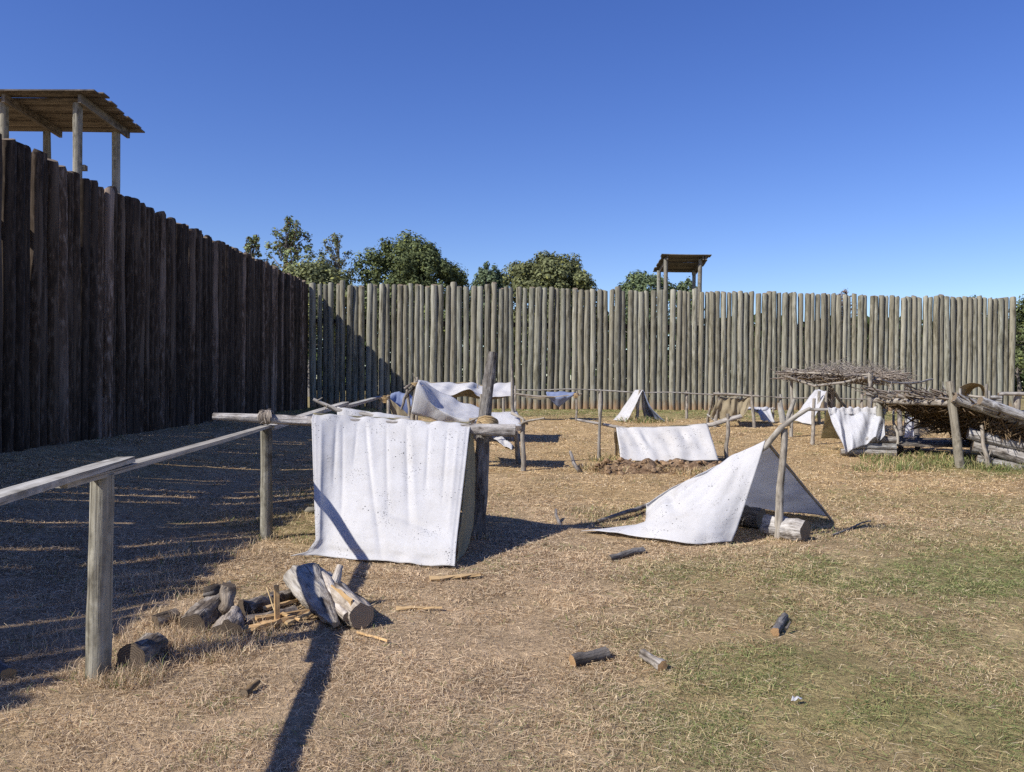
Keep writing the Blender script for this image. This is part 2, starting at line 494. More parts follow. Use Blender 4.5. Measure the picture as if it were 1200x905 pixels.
def make_ground():
    xs = np.concatenate([-np.geomspace(2500, 14, 24), np.arange(-12, 24, .13), np.geomspace(26, 2500, 24)])
    ys = np.concatenate([-np.geomspace(600, 8, 16), np.arange(-6, 1.8, .5), np.arange(2, 14, .09), np.arange(14, 36, .2), np.geomspace(37, 4000, 30)])
    X, Y = np.meshgrid(xs, ys)
    Z = terrain(X, Y)
    nx, ny = len(xs), len(ys)
    V = np.stack([X.ravel(), Y.ravel(), Z.ravel()], 1)
    i, j = np.meshgrid(np.arange(nx - 1), np.arange(ny - 1))
    a = (j * nx + i).ravel()
    Fq = np.stack([a, a + 1, a + 1 + nx, a + nx], 1)
    me = mesh_np('ground', V, Fq.ravel(), np.full(len(Fq), 4), None, M['ground'], True)
    c, g = ground_colours(X.ravel(), Y.ravel())
    c = c * .80  # shade between the straw blades, put into the ground colour
    cc = np.ones((len(V), 4), np.float32); cc[:, :3] = c
    at_ = me.attributes.new('col', 'FLOAT_COLOR', 'POINT'); at_.data.foreach_set('color', cc.ravel())
    o = bpy.data.objects.new('ground', me); col.objects.link(o)
    tag(o, 'dry straw covered yard with green patches', kind='structure')

def mesh_np(name, V, loops, counts, colors, mat, smooth=False):
    me = bpy.data.meshes.new(name)
    me.vertices.add(len(V)); me.vertices.foreach_set('co', np.asarray(V, np.float32).ravel())
    me.loops.add(len(loops)); me.loops.foreach_set('vertex_index', np.asarray(loops, np.int32))
    counts = np.asarray(counts, np.int32)
    starts = np.concatenate([[0], np.cumsum(counts)[:-1]]).astype(np.int32)
    me.polygons.add(len(counts)); me.polygons.foreach_set('loop_start', starts)
    try: me.polygons.foreach_set('loop_total', counts)
    except Exception: pass
    me.update(calc_edges=True)
    me.polygons.foreach_set('use_smooth', np.full(len(counts), smooth))
    if colors is not None:
        cc = np.ones((len(V), 4), np.float32); cc[:, :3] = colors
        a = me.attributes.new('col', 'FLOAT_COLOR', 'POINT'); a.data.foreach_set('color', cc.ravel())
    me.materials.append(mat)
    return me

make_ground()

def blades(P, az, el, L, Wd, C, bend):
    n = len(P)
    d = np.stack([np.cos(az) * np.cos(el), np.sin(az) * np.cos(el), np.sin(el)], 1)
    s = np.stack([-np.sin(az), np.cos(az), np.zeros(n)], 1)
    tw = RN.uniform(-1, 1, n)[:, None] * np.array([0, 0, 1.0])[None]
    s = s + tw * .8
    s /= np.linalg.norm(s, axis=1)[:, None]
    side2 = np.stack([-np.sin(az), np.cos(az), np.zeros(n)], 1) * (RN.normal(0, .12, n) * L)[:, None]
    mid = P + d * (L * .55)[:, None] + side2
    tip = P + d * L[:, None] + np.array([0, 0, -1.0])[None] * (bend * L)[:, None] - side2 * .6
    w = (Wd / 2)[:, None]
    V = np.stack([P - s * w, P + s * w, mid + s * w * .8, mid - s * w * .8, tip], 1).reshape(-1, 3)
    b = np.arange(n) * 5
    loops = np.stack([b, b + 1, b + 2, b + 3, b + 3, b + 2, b + 4], 1).ravel()
    counts = np.tile([4, 3], n)
    CC = np.repeat(C, 5, axis=0)
    return V, loops, counts, CC

def blade_colours(c, g, n):
    """single blades scatter round the colour of the patch they grow in"""
    r = RN.random(n)
    b = RN.uniform(.55, 1.45, n)[:, None]
    out = c * b
    pale = r < .15 * (1 - .7 * g)
    out[pale] = np.array([.72, .59, .41]) * RN.uniform(.75, 1.2, (pale.sum(), 1))
    brown = (r > .20) & (r < .32)
    out[brown] = np.array([.30, .19, .105]) * RN.uniform(.6, 1.3, (brown.sum(), 1))
    gr = RN.random(n) < g * .75 + .01
    out[gr] = np.array([.20, .235, .090]) * RN.uniform(.6, 1.5, (gr.sum(), 1))
    return np.clip(out, .01, .85)

def make_grass():
    Vs = []; Ls = []; Cs = []; Ks = []; base = 0
    def put(x, y, az, el, L, Wd, C, bend, lift=.0):
        nonlocal base
        z = terrain(x, y) + lift
        V, l, k, cc = blades(np.stack([x, y, z], 1), az, el, L, Wd, C, bend)
        Vs.append(V); Ls.append(l + base); Ks.append(k); Cs.append(cc); base += len(V)
    # straw over the whole yard, thinning with distance
    tot = 0
    bands = [(1.9, 4.5, 12500), (4.5, 7, 7600), (7, 10, 3600), (10, 14, 1300), (14, 20, 560), (20, 32, 230)]
    for y0, y1, dens in bands:
        x0, x1 = -min(.75 * y1 + .6, 7.2), .78 * y1 + .8
        n = int((x1 - x0) * (y1 - y0) * dens)
        x = RN.uniform(x0, x1, n); y = RN.uniform(y0, y1, n)
        keep = (np.abs(x) < .70 * y + .8)
        clump = vnoise(x, y, 4.0, 2)
        worn = np.clip(vnoise(x - 9, y + 21, .9, 3) * 2.6 - 1.15, 0, .8)
        keep &= RN.random(n) < np.clip(clump * 2.0 - .25, .12, 1) * (1 - worn)
        x = x[keep]; y = y[keep]; n = len(x); clump = clump[keep]
        c, g = ground_colours(x, y)
        C = blade_colours(c, g, n)
        flat = RN.random(n) < .62
        el = np.where(flat, RN.uniform(-.02, .30, n), RN.uniform(.3, 1.15, n))
        Lm = np.where(flat, RN.uniform(.02, .085, n) * np.where(RN.random(n) < .07, 1.7, 1), RN.uniform(.015, .05, n)) * (.7 + .6 * clump) * (1 + .02 * y)
        wd = np.maximum(.0021, y * .00065) * RN.uniform(.7, 1.4, n)
        put(x, y, RN.uniform(0, 2 * PI, n), el, Lm, wd, C, np.where(flat, .08, .25), .004)
        tot += n
    # tufts standing where nobody mows: round logs, posts and the brush shelter
    tufts = [(x, y, r_, n, h, gr) for (x, y, r_, n, h, gr) in TUFTS]
    for (x, y, r_, n, h, gr) in tufts:
        a = RN.uniform(0, 2 * PI, n); q = r_ * np.sqrt(RN.random(n))
        xx = x + q * np.cos(a); yy = y + q * np.sin(a)
        c, g = ground_colours(xx, yy)
        C = blade_colours(c * 1.1, np.full(n, gr), n)
        wd = max(.0026, y * .0007)
        put(xx, yy, RN.uniform(0, 2 * PI, n), RN.uniform(.5, 1.4, n), RN.uniform(.4, 1.0, n) * h, np.full(n, wd), C, RN.uniform(.05, .35, n), -.005)
    me = mesh_np('grass', np.concatenate(Vs), np.concatenate(Ls), np.concatenate(Ks), np.concatenate(Cs), M['blade'])
    o = bpy.data.objects.new('grass', me); col.objects.link(o)
    tag(o, 'dry straw and short green grass over the yard', 'grass', kind='stuff')
    print('blades', tot)

TUFTS = []

# ------------------------------------------------------------------ stockade walls
def log_variants(n, height, mat, key):
    res = []
    for k in range(n):
        b = MB()
        rr = random.Random(100 + k + key)
        pts = []; rads = []
        for i, t in enumerate((0, .12, .3, .5, .7, .88, .99, 1.0)):
            pts.append(Vector((rr.uniform(-.012, .012), rr.uniform(-.012, .012), height * t)))
            r = .118 - .012 * t + rr.uniform(-.003, .003)
            rads.append(r * (.90 if t == 1.0 else 1))
        b.tube(pts, rads, 12, .025, True, 1, k, 1.0, 2, .05)
        # keep the length coordinate measured from the foot, for the soil stain
        off0 = b.fib[0][2]
        b.fib = [(f[0], f[1], f[2] - off0) if i < 96 else f for i, f in enumerate(b.fib)]
        res.append(b.mesh('log', [mat, M['end_old']]))
    return res

def wall(label, p0, p1, h0, h1, pitch, mat, key, gapmax, rails, lean=.007, off=.03, fat=1.0):
    p0 = Vector(p0); p1 = Vector(p1)
    root = thing('stockade_wall', label, 'wall', (p0.x, p0.y, tz(p0.x, p0.y)), 'log stockade walls')
    base = root.location
    d = (p1 - p0); L = d.length; t = d.normalized(); nrm = Vector((-t.y, t.x, 0))
    var = log_variants(7, 4.5, mat, key)
    rr = random.Random(key)
    s = 0; k = 0
    while s < L:
        dia = pitch * rr.choice((.80, .86, .92, .96, 1.0, 1.0, 1.05, 1.10, 1.16))
        s += dia / 2
        q = p0 + t * s + nrm * rr.uniform(-off, off)
        z = tz(q.x, q.y) - .12
        top = h0 + (h1 - h0) * (s / L) + rr.gauss(0, .024) + (rr.choice((.09, .13)) if rr.random() < .03 else 0) + .05 * mnoise.noise(Vector((s * .3, key, 0)))
        o = bpy.data.objects.new('log', var[rr.randrange(len(var))])
        o.parent = root
        o.location = Vector((q.x, q.y, z)) - base
        sc = dia * fat / .232
        o.scale = (sc, sc, (top - z) / 4.5)
        o.rotation_euler = (rr.gauss(0, .004), rr.gauss(0, lean), rr.choice((0, PI)) + rr.uniform(-.5, .5))
        col.objects.link(o)
        s += dia / 2 + (rr.uniform(0, gapmax) if rr.random() < .6 else 0)
        k += 1
    for z in rails:
        b = MB()
        a0 = p0 + nrm * .19; a1 = p1 + nrm * .19
        b.box((a0.x, a0.y, z), (a1.x, a1.y, z), .09, .17, capmat=0)
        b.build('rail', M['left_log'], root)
    return root, k

LW0 = Vector((-6.60, -4.0, 0)); LW1 = Vector((-7.47, 29.25, 0))
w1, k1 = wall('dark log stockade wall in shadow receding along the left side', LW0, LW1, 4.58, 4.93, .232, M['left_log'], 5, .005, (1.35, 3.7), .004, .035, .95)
FW0 = Vector((-7.32, 29.35, 0)); FW1 = Vector((19.8, 32.2, 0))
w2, k2 = wall('sunlit grey log stockade wall closing the far side of the yard', FW0, FW1, 4.95, 4.96, .232, M['far_log'], 9, .009, (1.16, 3.6))
print('logs', k1, k2)

# ------------------------------------------------------------------ guard towers
def tower(label, posts, roof, planks, prefix):
    p = posts[0][0]
    root = thing('guard_tower', label, 'tower', (p.x, p.y, tz(p.x, p.y)), 'guard towers behind the stockade')
    for q, r in posts:
        b = MB(); b.limb((q.x, q.y, tz(q.x, q.y)), q, r, r * .9, .004, 6, 10)
        b.build('post', [M['post'], M['end_old']], root)
    (x0, x1, y0, y1, zf, zb) = roof
    rr = random.Random(len(label))
    sl = (zb - zf) / (y1 - y0)
    for xr in sorted({round(q.x, 1) for q, r in posts}):
        b = MB(); b.box((xr + .09, y0 + .08, zf - .10 + sl * .08), (xr + .09, y1 - .12, zb - .10 - sl * .12), .055, .15)
        b.build('rafter', [M['roof'], M['roof']], root)
    for k in range(planks):
        a = (k + .5) / planks
        y = y0 + (y1 - y0) * a; z = zf + (zb - zf) * a + (.02 if k % 2 else 0)
        b = MB(); b.box((x0 + rr.uniform(-.06, .06), y, z), (x1 + rr.uniform(-.08, .08), y + rr.uniform(-.01, .01), z + rr.uniform(-.01, .01)), (y1 - y0) / planks * 1.22, .024, sag=rr.uniform(-.005, .012), roll=-math.atan(sl))
        b.build('roof_plank', [M['roof'], M['roof']], root)
    for k in range(7):
        y = y0 + .25 + k * (y1 - y0 - .4) / 7
        b = MB(); b.box((x0 + .3, y + .1, 3.55), (x1 - .25, y + .1, 3.55), (y1 - y0) / 8, .04)
        b.build('floor_plank', [M['roof'], M['roof']], root)
    return root
tl = tower('near guard tower with plank shed roof above the left wall',
      [(Vector((-7.53, 14.0, 6.20)), .085), (Vector((-8.80, 14.0, 6.20)), .08), (Vector((-7.50, 15.3, 6.10)), .075), (Vector((-8.81, 15.3, 6.10)), .075)],
      (-10.7, -7.12, 13.75, 15.72, 6.34, 6.25), 11, 'near')
b = MB(); b.box(at(93, 197, 14.05), at(101, 197, 14.05), .1, .09); b.build('block', [M['post'], M['end_old']], tl)
tower('small distant guard tower with shed roof above the far wall',
      [(Vector((5.95, 31.65, 6.33)), .085), (Vector((7.32, 31.75, 6.33)), .085), (Vector((5.95, 33.1, 6.05)), .085), (Vector((7.38, 33.1, 6.05)), .085)],
      (5.78, 7.62, 31.45, 33.55, 6.46, 6.07), 9, 'far')

# ------------------------------------------------------------------ lashings, cloth
def catmull(P, t):
    n = len(P)
    if n == 1: return P[0].copy()
    x = t * (n - 1); i = min(int(x), n - 2); f = x - i
    p1, p2 = P[i], P[i + 1]
    p0 = P[i - 1] if i > 0 else p1 * 2 - p2
    p3 = P[i + 2] if i + 2 < n else p2 * 2 - p1
    return 0.5 * ((2 * p1) + (p2 - p0) * f + (2 * p0 - 5 * p1 + 4 * p2 - p3) * f * f + (3 * p1 - p0 - 3 * p2 + p3) * f * f * f)

def cloth(name, rows, parent, mat, nu=40, nv=40, folds=6, amp=.02, crease=.02, seed=1, env=None, label=None, thick=.004, vsm=False, foldfn=None, **kw):
    """rows: polylines from one edge of the sheet to the other, each running along u"""
    rows = [[Vector(p) for p in r] for r in rows]
    acc = [0.0]
    for a, c in zip(rows[:-1], rows[1:]):
        acc.append(acc[-1] + max(.001, (catmull(a, .5) - catmull(c, .5)).length))
    tot = acc[-1]
    rr = random.Random(seed)
    ph = [rr.uniform(0, 6.28) for _ in range(8)]; fr = [rr.uniform(.7, 1.3) for _ in range(8)]
    so = Vector((seed * 13.7, seed * 5.1, 0))
    width = (rows[0][-1] - rows[0][0]).length
    G = []; UVc = []
    for j in range(nv + 1):
        v = j / nv; s = v * tot
        line = []
        if not vsm:
            k = max(q for q in range(len(acc) - 1) if acc[q] <= s + 1e-9); f = (s - acc[k]) / (acc[k + 1] - acc[k])
        for i in range(nu + 1):
            u = i / nu
            if vsm:
                p = catmull([catmull(r, u) for r in rows], v)
            else:
                p = catmull(rows[k], u).lerp(catmull(rows[k + 1], u), f)
            line.append(p); UVc.append((u * width + seed * 3.1, v * tot + seed * 1.7, 0))
        G.append(line)
    b = MB()
    out = []
    for j in range(nv + 1):
        for i in range(nu + 1):
            u = i / nu; v = j / nv
            du = G[j][min(i + 1, nu)] - G[j][max(i - 1, 0)]; dv = G[min(j + 1, nv)][i] - G[max(j - 1, 0)][i]
            nn = du.cross(dv)
            nn = nn.normalized() if nn.length > 1e-9 else Vector((0, 0, 1))
            e = env(u, v) if env else 1.0
            h = 0
            for q in range(3):
                uu = u + .05 * math.sin(v * 3.1 * fr[q] + ph[q])
                w = math.sin(2 * PI * uu * folds * fr[q] * (q * .55 + .6) + ph[q + 3])
                h += (abs(w) ** .8 * (1 if w > 0 else -1)) * (.5 ** q)
            h *= amp * e
            pz = Vector((u * width * 2.2, v * tot * 1.7, 0)) + so
            h += crease * (mnoise.fractal(pz, 1.0, 2.0, 3)) * (.35 + .65 * min(1, e + .3))
            if foldfn: h += foldfn(u, v)
            p = G[j][i] + nn * h
            g = tz(p.x, p.y) + .022
            if p.z < g: p.z = g
            out.append(p)
            b.vert(p)
    w = nu + 1
    for j in range(nv):
        for i in range(nu):
            b.face((j * w + i, j * w + i + 1, (j + 1) * w + i + 1, (j + 1) * w + i), 0)
    o = b.build(name, mat, parent, label, **kw)
    a = o.data.attributes.new('cuv', 'FLOAT_VECTOR', 'POINT')
    a.data.foreach_set('vector', np.array(UVc, np.float32).ravel())
    md = o.modifiers.new('thickness', 'SOLIDIFY'); md.thickness = thick; md.offset = 0
    return o

def lashing(parent, c, axis, r, wraps=5, width=.07, seed=0, mat='rope', ends=4, cross=None):
    rr = random.Random(seed)
    b = MB()
    c = Vector(c); ax = Vector(axis).normalized()
    a = Vector((0, 0, 1)) if abs(ax.z) < .9 else Vector((1, 0, 0))
    n1 = ax.cross(a).normalized(); n2 = ax.cross(n1)
    for w in range(2 if cross else 1):
        pts = []
        nst = wraps * 10
        tilt = (.55 if w == 0 else -.55) if cross else rr.uniform(-.1, .1)
        for i in range(nst + 1):
            an = 2 * PI * i / 10 + w
            t = (i / nst - .5) * width
            rad = r * (1.0 + rr.uniform(0, .12))
            pts.append(c + n1 * math.cos(an) * rad + n2 * math.sin(an) * rad + ax * (t + tilt * r * math.cos(an)))
        b.tube(pts, .0075 * max(1, r / .06), 5, .1, False)
    for i in range(ends):
        an = rr.uniform(0, 6.28)
        p = c + n1 * math.cos(an) * r + n2 * math.sin(an) * r
        q = p + Vector((rr.uniform(-1, 1), rr.uniform(-1, 1), rr.uniform(-1, .6))) * .07
        b.tube([p, (p + q) / 2 + Vector((0, 0, .01)), q], [.006, .005, .003], 4, 0, False)
    return b.build('rope', M[mat], parent)

POLE = [M['pale_pole'], M['end_old']]

def pole(parent, p0, p1, r0, r1, name='post', mats=None, bend=.012, sides=8, segs=8, sink=0.0, **kw):
    b = MB(); p0 = Vector(p0); p1 = Vector(p1)
    b.limb(p0 - (p1 - p0).normalized() * sink, p1, r0, r1, bend, segs, sides, **kw)
    return b.build(name, mats or POLE, parent)

# ------------------------------------------------------------------ the dead-line rail fence on the left
f1 = gp(115, 792); f2 = gp(312, 633)
fence = thing('rail_fence', 'weathered low rail fence crossing the left foreground on round posts', 'fence', f1, 'low rail fences')
p1t = at(120, 556, f1.y); p2t = at(312, 502, f2.y)
PST = [M['post'], M['end_old']]
pole(fence, f1, p1t, .062, .056, mats=PST, bend=.002, sides=14, sink=.1, lump=.05)
pole(fence, f2, p2t, .056, .052, mats=PST, bend=.002, sides=14, sink=.1, lump=.05)
dirF = (f2 - f1); dirF.z = 0; dirF.normalize()
f4 = Vector(f1) + dirF * 14.4; f4.z = tz(f4.x, f4.y)
f4 = at(445, 493, 18.3); f4.z = tz(f4.x, f4.y)
f3 = (f2 * .5 + f4 * .5); f3 = at(404, 500, 12.9); f3.z = tz(f3.x, f3.y)
p3t = at(404, 475, f3.y); p4t = at(445, 467, f4.y)
pole(fence, f3, p3t, .055, .05, mats=PST, bend=.004, sink=.1)
pole(fence, f4, p4t, .06, .055, mats=PST, bend=.004, sink=.1)
up = Vector((0, 0, 1))
RL = [M['rail'], M['rail']]
r0a = at(0, 585, 3.05); r0b = at(148, 538.5, f1.y + .33)
b = MB(); b.box(r0a - (r0b - r0a) * 1.1, r0b, .095, .030, seed=3, twist=.05, jag=.05, segs=12, sag=-.006); b.build('rail', RL, fence)
b = MB(); b.box(p1t - dirF * .45 + up * .004, p2t + dirF * .05 + up * .016, .085, .026, seed=4, twist=.10, jag=.05, segs=12, sag=.006); b.build('rail', RL, fence)
b = MB(); b.box(p2t + dirF * .08 + up * .0, p3t + dirF * .12 + up * .03, .11, .045, seed=5); b.build('rail', RL, fence)
b = MB(); b.box(p3t - dirF * .3 + up * -.03, p4t + up * .03, .11, .045, seed=6); b.build('rail', RL, fence)

# ------------------------------------------------------------------ the big white tent in front
lp = gp(556, 630)
tent = thing('ridge_tent', 'large white speckled canvas tent slung from a log beside the near rail fence', 'tent', gp(450, 640))
YP = 7.78
rl = at(250, 488, f2.y - .02); rr_ = at(604, 505, YP - .15)
ridge_pts = [rl, at(312, 491, f2.y), at(430, 497, YP - .05), at(540, 503, YP - .13), rr_]
b = MB(); b.tube(ridge_pts, [.034, .044, .05, .055, .058], 10, .06, True, 1, 5, 1.0, 3, .18)
ridge = b.build('ridge_pole', [M['grey_bark'], M['end_old']], tent)
b = MB()
ltop = at(577, 413, 7.95)
b.limb(lp - Vector((0, 0, .1)), ltop, .088, .044, .012, 14, 12, 4, .07, .2)
b.build('post', [M['bark'], M['end_old']], tent)
lashing(ridge, at(571, 499, YP), (ltop - lp), .092, 7, .08, 1, cross=True)
lashing(ridge, at(312, 489, f2.y), Vector((1, 0, 0)), .058, 5, .07, 2, mat='twig', cross=True, ends=8)
# sheet: front panel falling towards us, rear panel beyond the pole
def rp(px, dy=0.0, dz=0.0):
    t = (px - 250) / 354.0
    p = catmull(ridge_pts, min(1, max(0, t)))
    d = at(px, 490, p.y); return Vector((d.x, p.y + dy, p.z + dz))
top = [rp(x, 0, .066) for x in (367, 415, 460, 505, 552)]
topf = [rp(x, -.062, .02) for x in (367, 415, 460, 505, 551)]
flare = [gp(x, y, .03) for x, y in ((340, 656), (378, 655), (415, 659), (455, 662), (495, 666), (533, 669))]
botf = [p + Vector((dx, .085, .12)) for p, dx in zip(flare, (.19, .05, .01, 0, 0, 0))]
bot2 = [p + Vector((dx, .03, .025)) for p, dx in zip(flare, (.13, .02, 0, 0, 0, 0))]
topb = [rp(x, .060, .02) for x in (368, 415, 460, 505, 551)]
botb = [gp(x, y, .02) for x, y in ((380, 592), (420, 594), (470, 598), (520, 601), (556, 604))]
def fe(u, v): return max(0, min(1, (v - .10) * 4)) * (1 - .35 * v) * (.35 + .65 * math.sin(PI * min(1, max(0, u * .9 + .05))))
def bigfold(u, v):
    h = 0
    for u0, u1, w, a, ve in ((.15, .19, .009, .012, .5), (.19, .30, .008, .009, .8), (.335, .58, .010, .020, 1.0), (.36, .56, .016, -.014, .9), (.47, .62, .008, .011, .7), (.60, .74, .009, .016, .75), (.63, .80, .014, -.009, .8), (.745, .80, .007, .011, .5), (.86, .90, .008, .010, .6), (.06, .05, .012, -.014, 1.0), (.28, .33, .007, .007, .35), (.93, .95, .008, -.008, .8)):
        uc = u0 + (u1 - u0) * max(0, v - .06) ** 1.15
        x = (u - uc) / (w * (1 + 1.6 * v))
        h += a * math.exp(-abs(x) ** 1.5) * max(0, math.sin(PI * min(1, max(0, (v - .05) / ve)))) ** .6
    # a tension fold running to the lower right corner, and the hems
    d = (v - .72) - .25 * (u - .5) ** 2 - .22 * (u - .6)
    h += .010 * math.exp(-(d / .018) ** 2) * max(0, math.sin(PI * (u - .45) / .5) if .45 < u < .95 else 0)
    if u > .975 or u < .02: h += .006
    if v > .955: h += .006 + .008 * math.sin(u * 23 + 2 * math.sin(u * 9))
    # cloth bundled over the pole
    if v < .07: h += .014 * math.sin(u * 41) * math.sin(u * 13 + 1) * (1 - v / .07)
    return h
cloth('front_panel', [top, topf, botf, bot2, flare], tent, M['white_cloth'], 150, 90, 7, .0012, .013, 3, env=fe, foldfn=bigfold)
def side_curve(pts): return [at(x, y, Y_) for x, y, Y_ in pts]
sf = side_curve(((551, 506, 7.60), (547, 545, 7.28), (543, 585, 6.98), (538, 630, 6.66), (534, 664, 6.52)))
sm_ = side_curve(((552, 506, 7.64), (552, 545, 7.48), (550, 585, 7.30), (543, 630, 6.95), (535, 664, 6.58)))
so_ = side_curve(((553, 506, 7.68), (557, 545, 7.66), (557, 590, 7.60), (550, 632, 7.15), (537, 663, 6.62)))
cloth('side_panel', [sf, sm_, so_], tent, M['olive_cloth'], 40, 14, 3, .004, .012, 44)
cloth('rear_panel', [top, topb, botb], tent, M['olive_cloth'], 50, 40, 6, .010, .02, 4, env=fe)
TUFTS += [(lp.x, lp.y, .16, 260, .12, .1), (f1.x, f1.y, .18, 300, .12, .15), (f2.x, f2.y, .14, 200, .10, .3), (f2.x + .45, f2.y - .1, .2, 160, .07, .8)]

# ------------------------------------------------------------------ the wedge tent with a forked pole
t2b = gp(912, 632)
tent2 = thing('wedge_tent', 'white canvas wedge tent sloping to the ground from a forked pole', 'tent', gp(850, 630))
fork = at(919, 499, t2b.y - .02)
GB = [M['pale_pole'], M['end_old']]
b = MB()
b.limb(t2b - Vector((0, 0, .1)), fork, .044, .030, .02, 12, 10, 12, .07, .2)
t2post = b.build('post', GB, tent2)
b = MB(); b.limb(fork - up * .03, at(914, 472, t2b.y), .034, .024, .02, 5, 8); b.build('fork', GB, t2post)
b = MB(); b.limb(fork - up * .03, at(931, 468, t2b.y), .030, .018, .03, 5, 8); b.build('fork', GB, t2post)
apex = at(897, 518, t2b.y)
plow = gp(722, 617, .03)
pin = plow.lerp(apex, .42) + Vector((0, .10, -.10))
b = MB()
b.tube([pin, pin.lerp(apex, .5) - up * .05, apex - up * .045, at(916, 500, t2b.y - .05), at(934, 487, t2b.y - .1), at(950, 478, t2b.y - .15)], [.020, .024, .027, .028, .023, .015], 9, .07, True, 1, 8, 1, 2, .2)
b.build('ridge_pole', GB, tent2)
b = MB(); b.limb(gp(700, 613, .03), gp(762, 599, .08), .018, .028, .03, 6, 7); b.build('branch', GB, tent2)
rlow = plow.lerp(apex, .20); rlow = at(757, 594, rlow.y)
ridgeA = [rlow + up * .02, rlow.lerp(apex, .35) + up * .035, rlow.lerp(apex, .7) + up * .03, apex + up * .012]
near_bot = [gp(757, 618, .03), gp(790, 628, .03), gp(826, 637, .03), gp(851, 635, .03)]
near_fl = [gp(681, 624, .03), gp(742, 631, .03), gp(806, 640, .03), gp(858, 638, .03)]
def f2fold(u, v):
    h = .05 * math.exp(-((u - .32 - .5 * (v - .3)) / .045) ** 2) * math.sin(PI * min(1, v * 1.5))
    h += -.055 * math.exp(-((u - .55 + .35 * (v)) / .06) ** 2) * math.sin(PI * min(1, v * 1.3))
    h += .03 * math.exp(-((u - .80 + .45 * v) / .06) ** 2) * math.sin(PI * min(1, v * 1.2))
    return h
near_bot = [near_bot[0]] + [ridgeA[i].lerp(near_fl[i], k) - Vector((0, 0, .02)) for i, k in ((1, .72), (2, .80), (3, .85))]
cloth('near_panel', [ridgeA, near_bot, near_fl], tent2, M['white_cloth'], 70, 60, 4, .006, .03, 6, foldfn=f2fold)
far_bot = [gp(792, 585, .02), gp(850, 592, .02), gp(915, 600, .02), gp(973, 609, .03)]
cloth('far_panel', [ridgeA, far_bot], tent2, M['plain_cloth'], 50, 40, 3, .008, .02, 7)
b = MB(); b.limb(apex + up * .02, gp(974, 611, .02), .016, .014, .01, 8, 7); b.build('side_pole', GB, tent2)
lashing(t2post, fork, (0, 0, 1), .05, 4, .05, 4, ends=3)
def cut_log(name, label, p0, p1, r0, r1, mats, parent=None, group=None, cat='log', lump=.32, sides=18, segs=12, bend=.02, seed=None, rings=4):
    b = MB(); p0 = Vector(p0); p1 = Vector(p1)
    b.limb(p0, p1, r0, r1, bend, segs, sides, seed, .06, lump, 1, rings, .07)
    mid = (p0 + p1) / 2
    return b.build(name, mats, parent, label, cat, group, origin=(mid.x, mid.y, min(p0.z, p1.z) - max(r0, r1)))
q0 = gp(893, 629); q1 = gp(946, 637)
cut_log('log', 'thick cut log lying in the open end of the wedge tent', q0 + Vector((.06, .05, .105)), q1 + Vector((0, .05, .10)), .108, .102, [M['grey_bark'], M['end_old']], seed=3)
q0 = gp(868, 616); q1 = gp(896, 622)
cut_log('log', 'dark log end half hidden inside the wedge tent behind the other log', q0 + Vector((0, 0, .10)), q1 + Vector((0, .1, .10)), .11, .10, [M['bark'], M['end_old']], seed=4)
TUFTS += [(t2b.x, t2b.y, .14, 160, .08, .1), (2.0, 7.2, .3, 200, .06, .1), (q1.x + .9, q1.y - .1, .5, 300, .08, .2), (1.2, 8.75, .5, 420, .10, .5)]

# ------------------------------------------------------------------ the low white tent on its earth bank
mb = gp(702, 540)
tent3 = thing('bank_tent', 'low speckled white canvas tent behind a bank of dug earth and straw', 'tent', gp(780, 540))
Yt = mb.y + .1
rb = gp(852, 540)
pole(tent3, mb, at(704, 458, mb.y), .032, .02, sink=.1, bend=.03)
pole(tent3, rb, at(853, 485, rb.y), .042, .03, sink=.1, bend=.04)
ra, rbb = at(676, 492, Yt), at(868, 488, rb.y + .05)
rid3 = [ra, at(704, 497, Yt), at(735, 503, Yt + .02), at(790, 502, Yt + .05), at(835, 498, rb.y + .05), at(853, 492, rb.y), rbb]
b = MB(); b.tube(rid3, [.02, .026, .03, .034, .04, .045, .04], 8, .07, True, 1, 3, 1, 2, .2); b.build('ridge_pole', GB, tent3)
tp = [at(x, y, Yt - .03) for x, y in ((722, 501.5), (750, 501), (790, 500), (829, 496.5))]
bt = [at(x, y, Yt - .62) for x, y in ((727, 538), (765, 541), (800, 539), (842, 540))]
cloth('front_panel', [tp, bt], tent3, M['speck_cloth'], 50, 30, 5, .012, .02, 9, foldfn=lambda u, v: .03 * math.exp(-((u - .33 - .06 * v) / .03) ** 2) * math.sin(PI * min(1, v * 1.6)) + .03 * math.exp(-((u - .72 - .05 * v) / .03) ** 2) * math.sin(PI * min(1, v * 1.8)))
bk = [at(x, y, Yt + .75) for x, y in ((725, 530), (760, 531), (800, 531), (835, 531))]
for p in bk: p.z = tz(p.x, p.y) + .02
cloth('rear_panel', [[p + Vector((0, .06, 0)) for p in tp], bk], tent3, M['olive_cloth'], 30, 20, 5, .012, .02, 10)
pole(tent3, gp(722, 534), at(721, 505, Yt), .03, .025, sink=.05)
lashing(tent3, at(704, 497, Yt), (0, 0, 1), .04, 4, .05, 7)
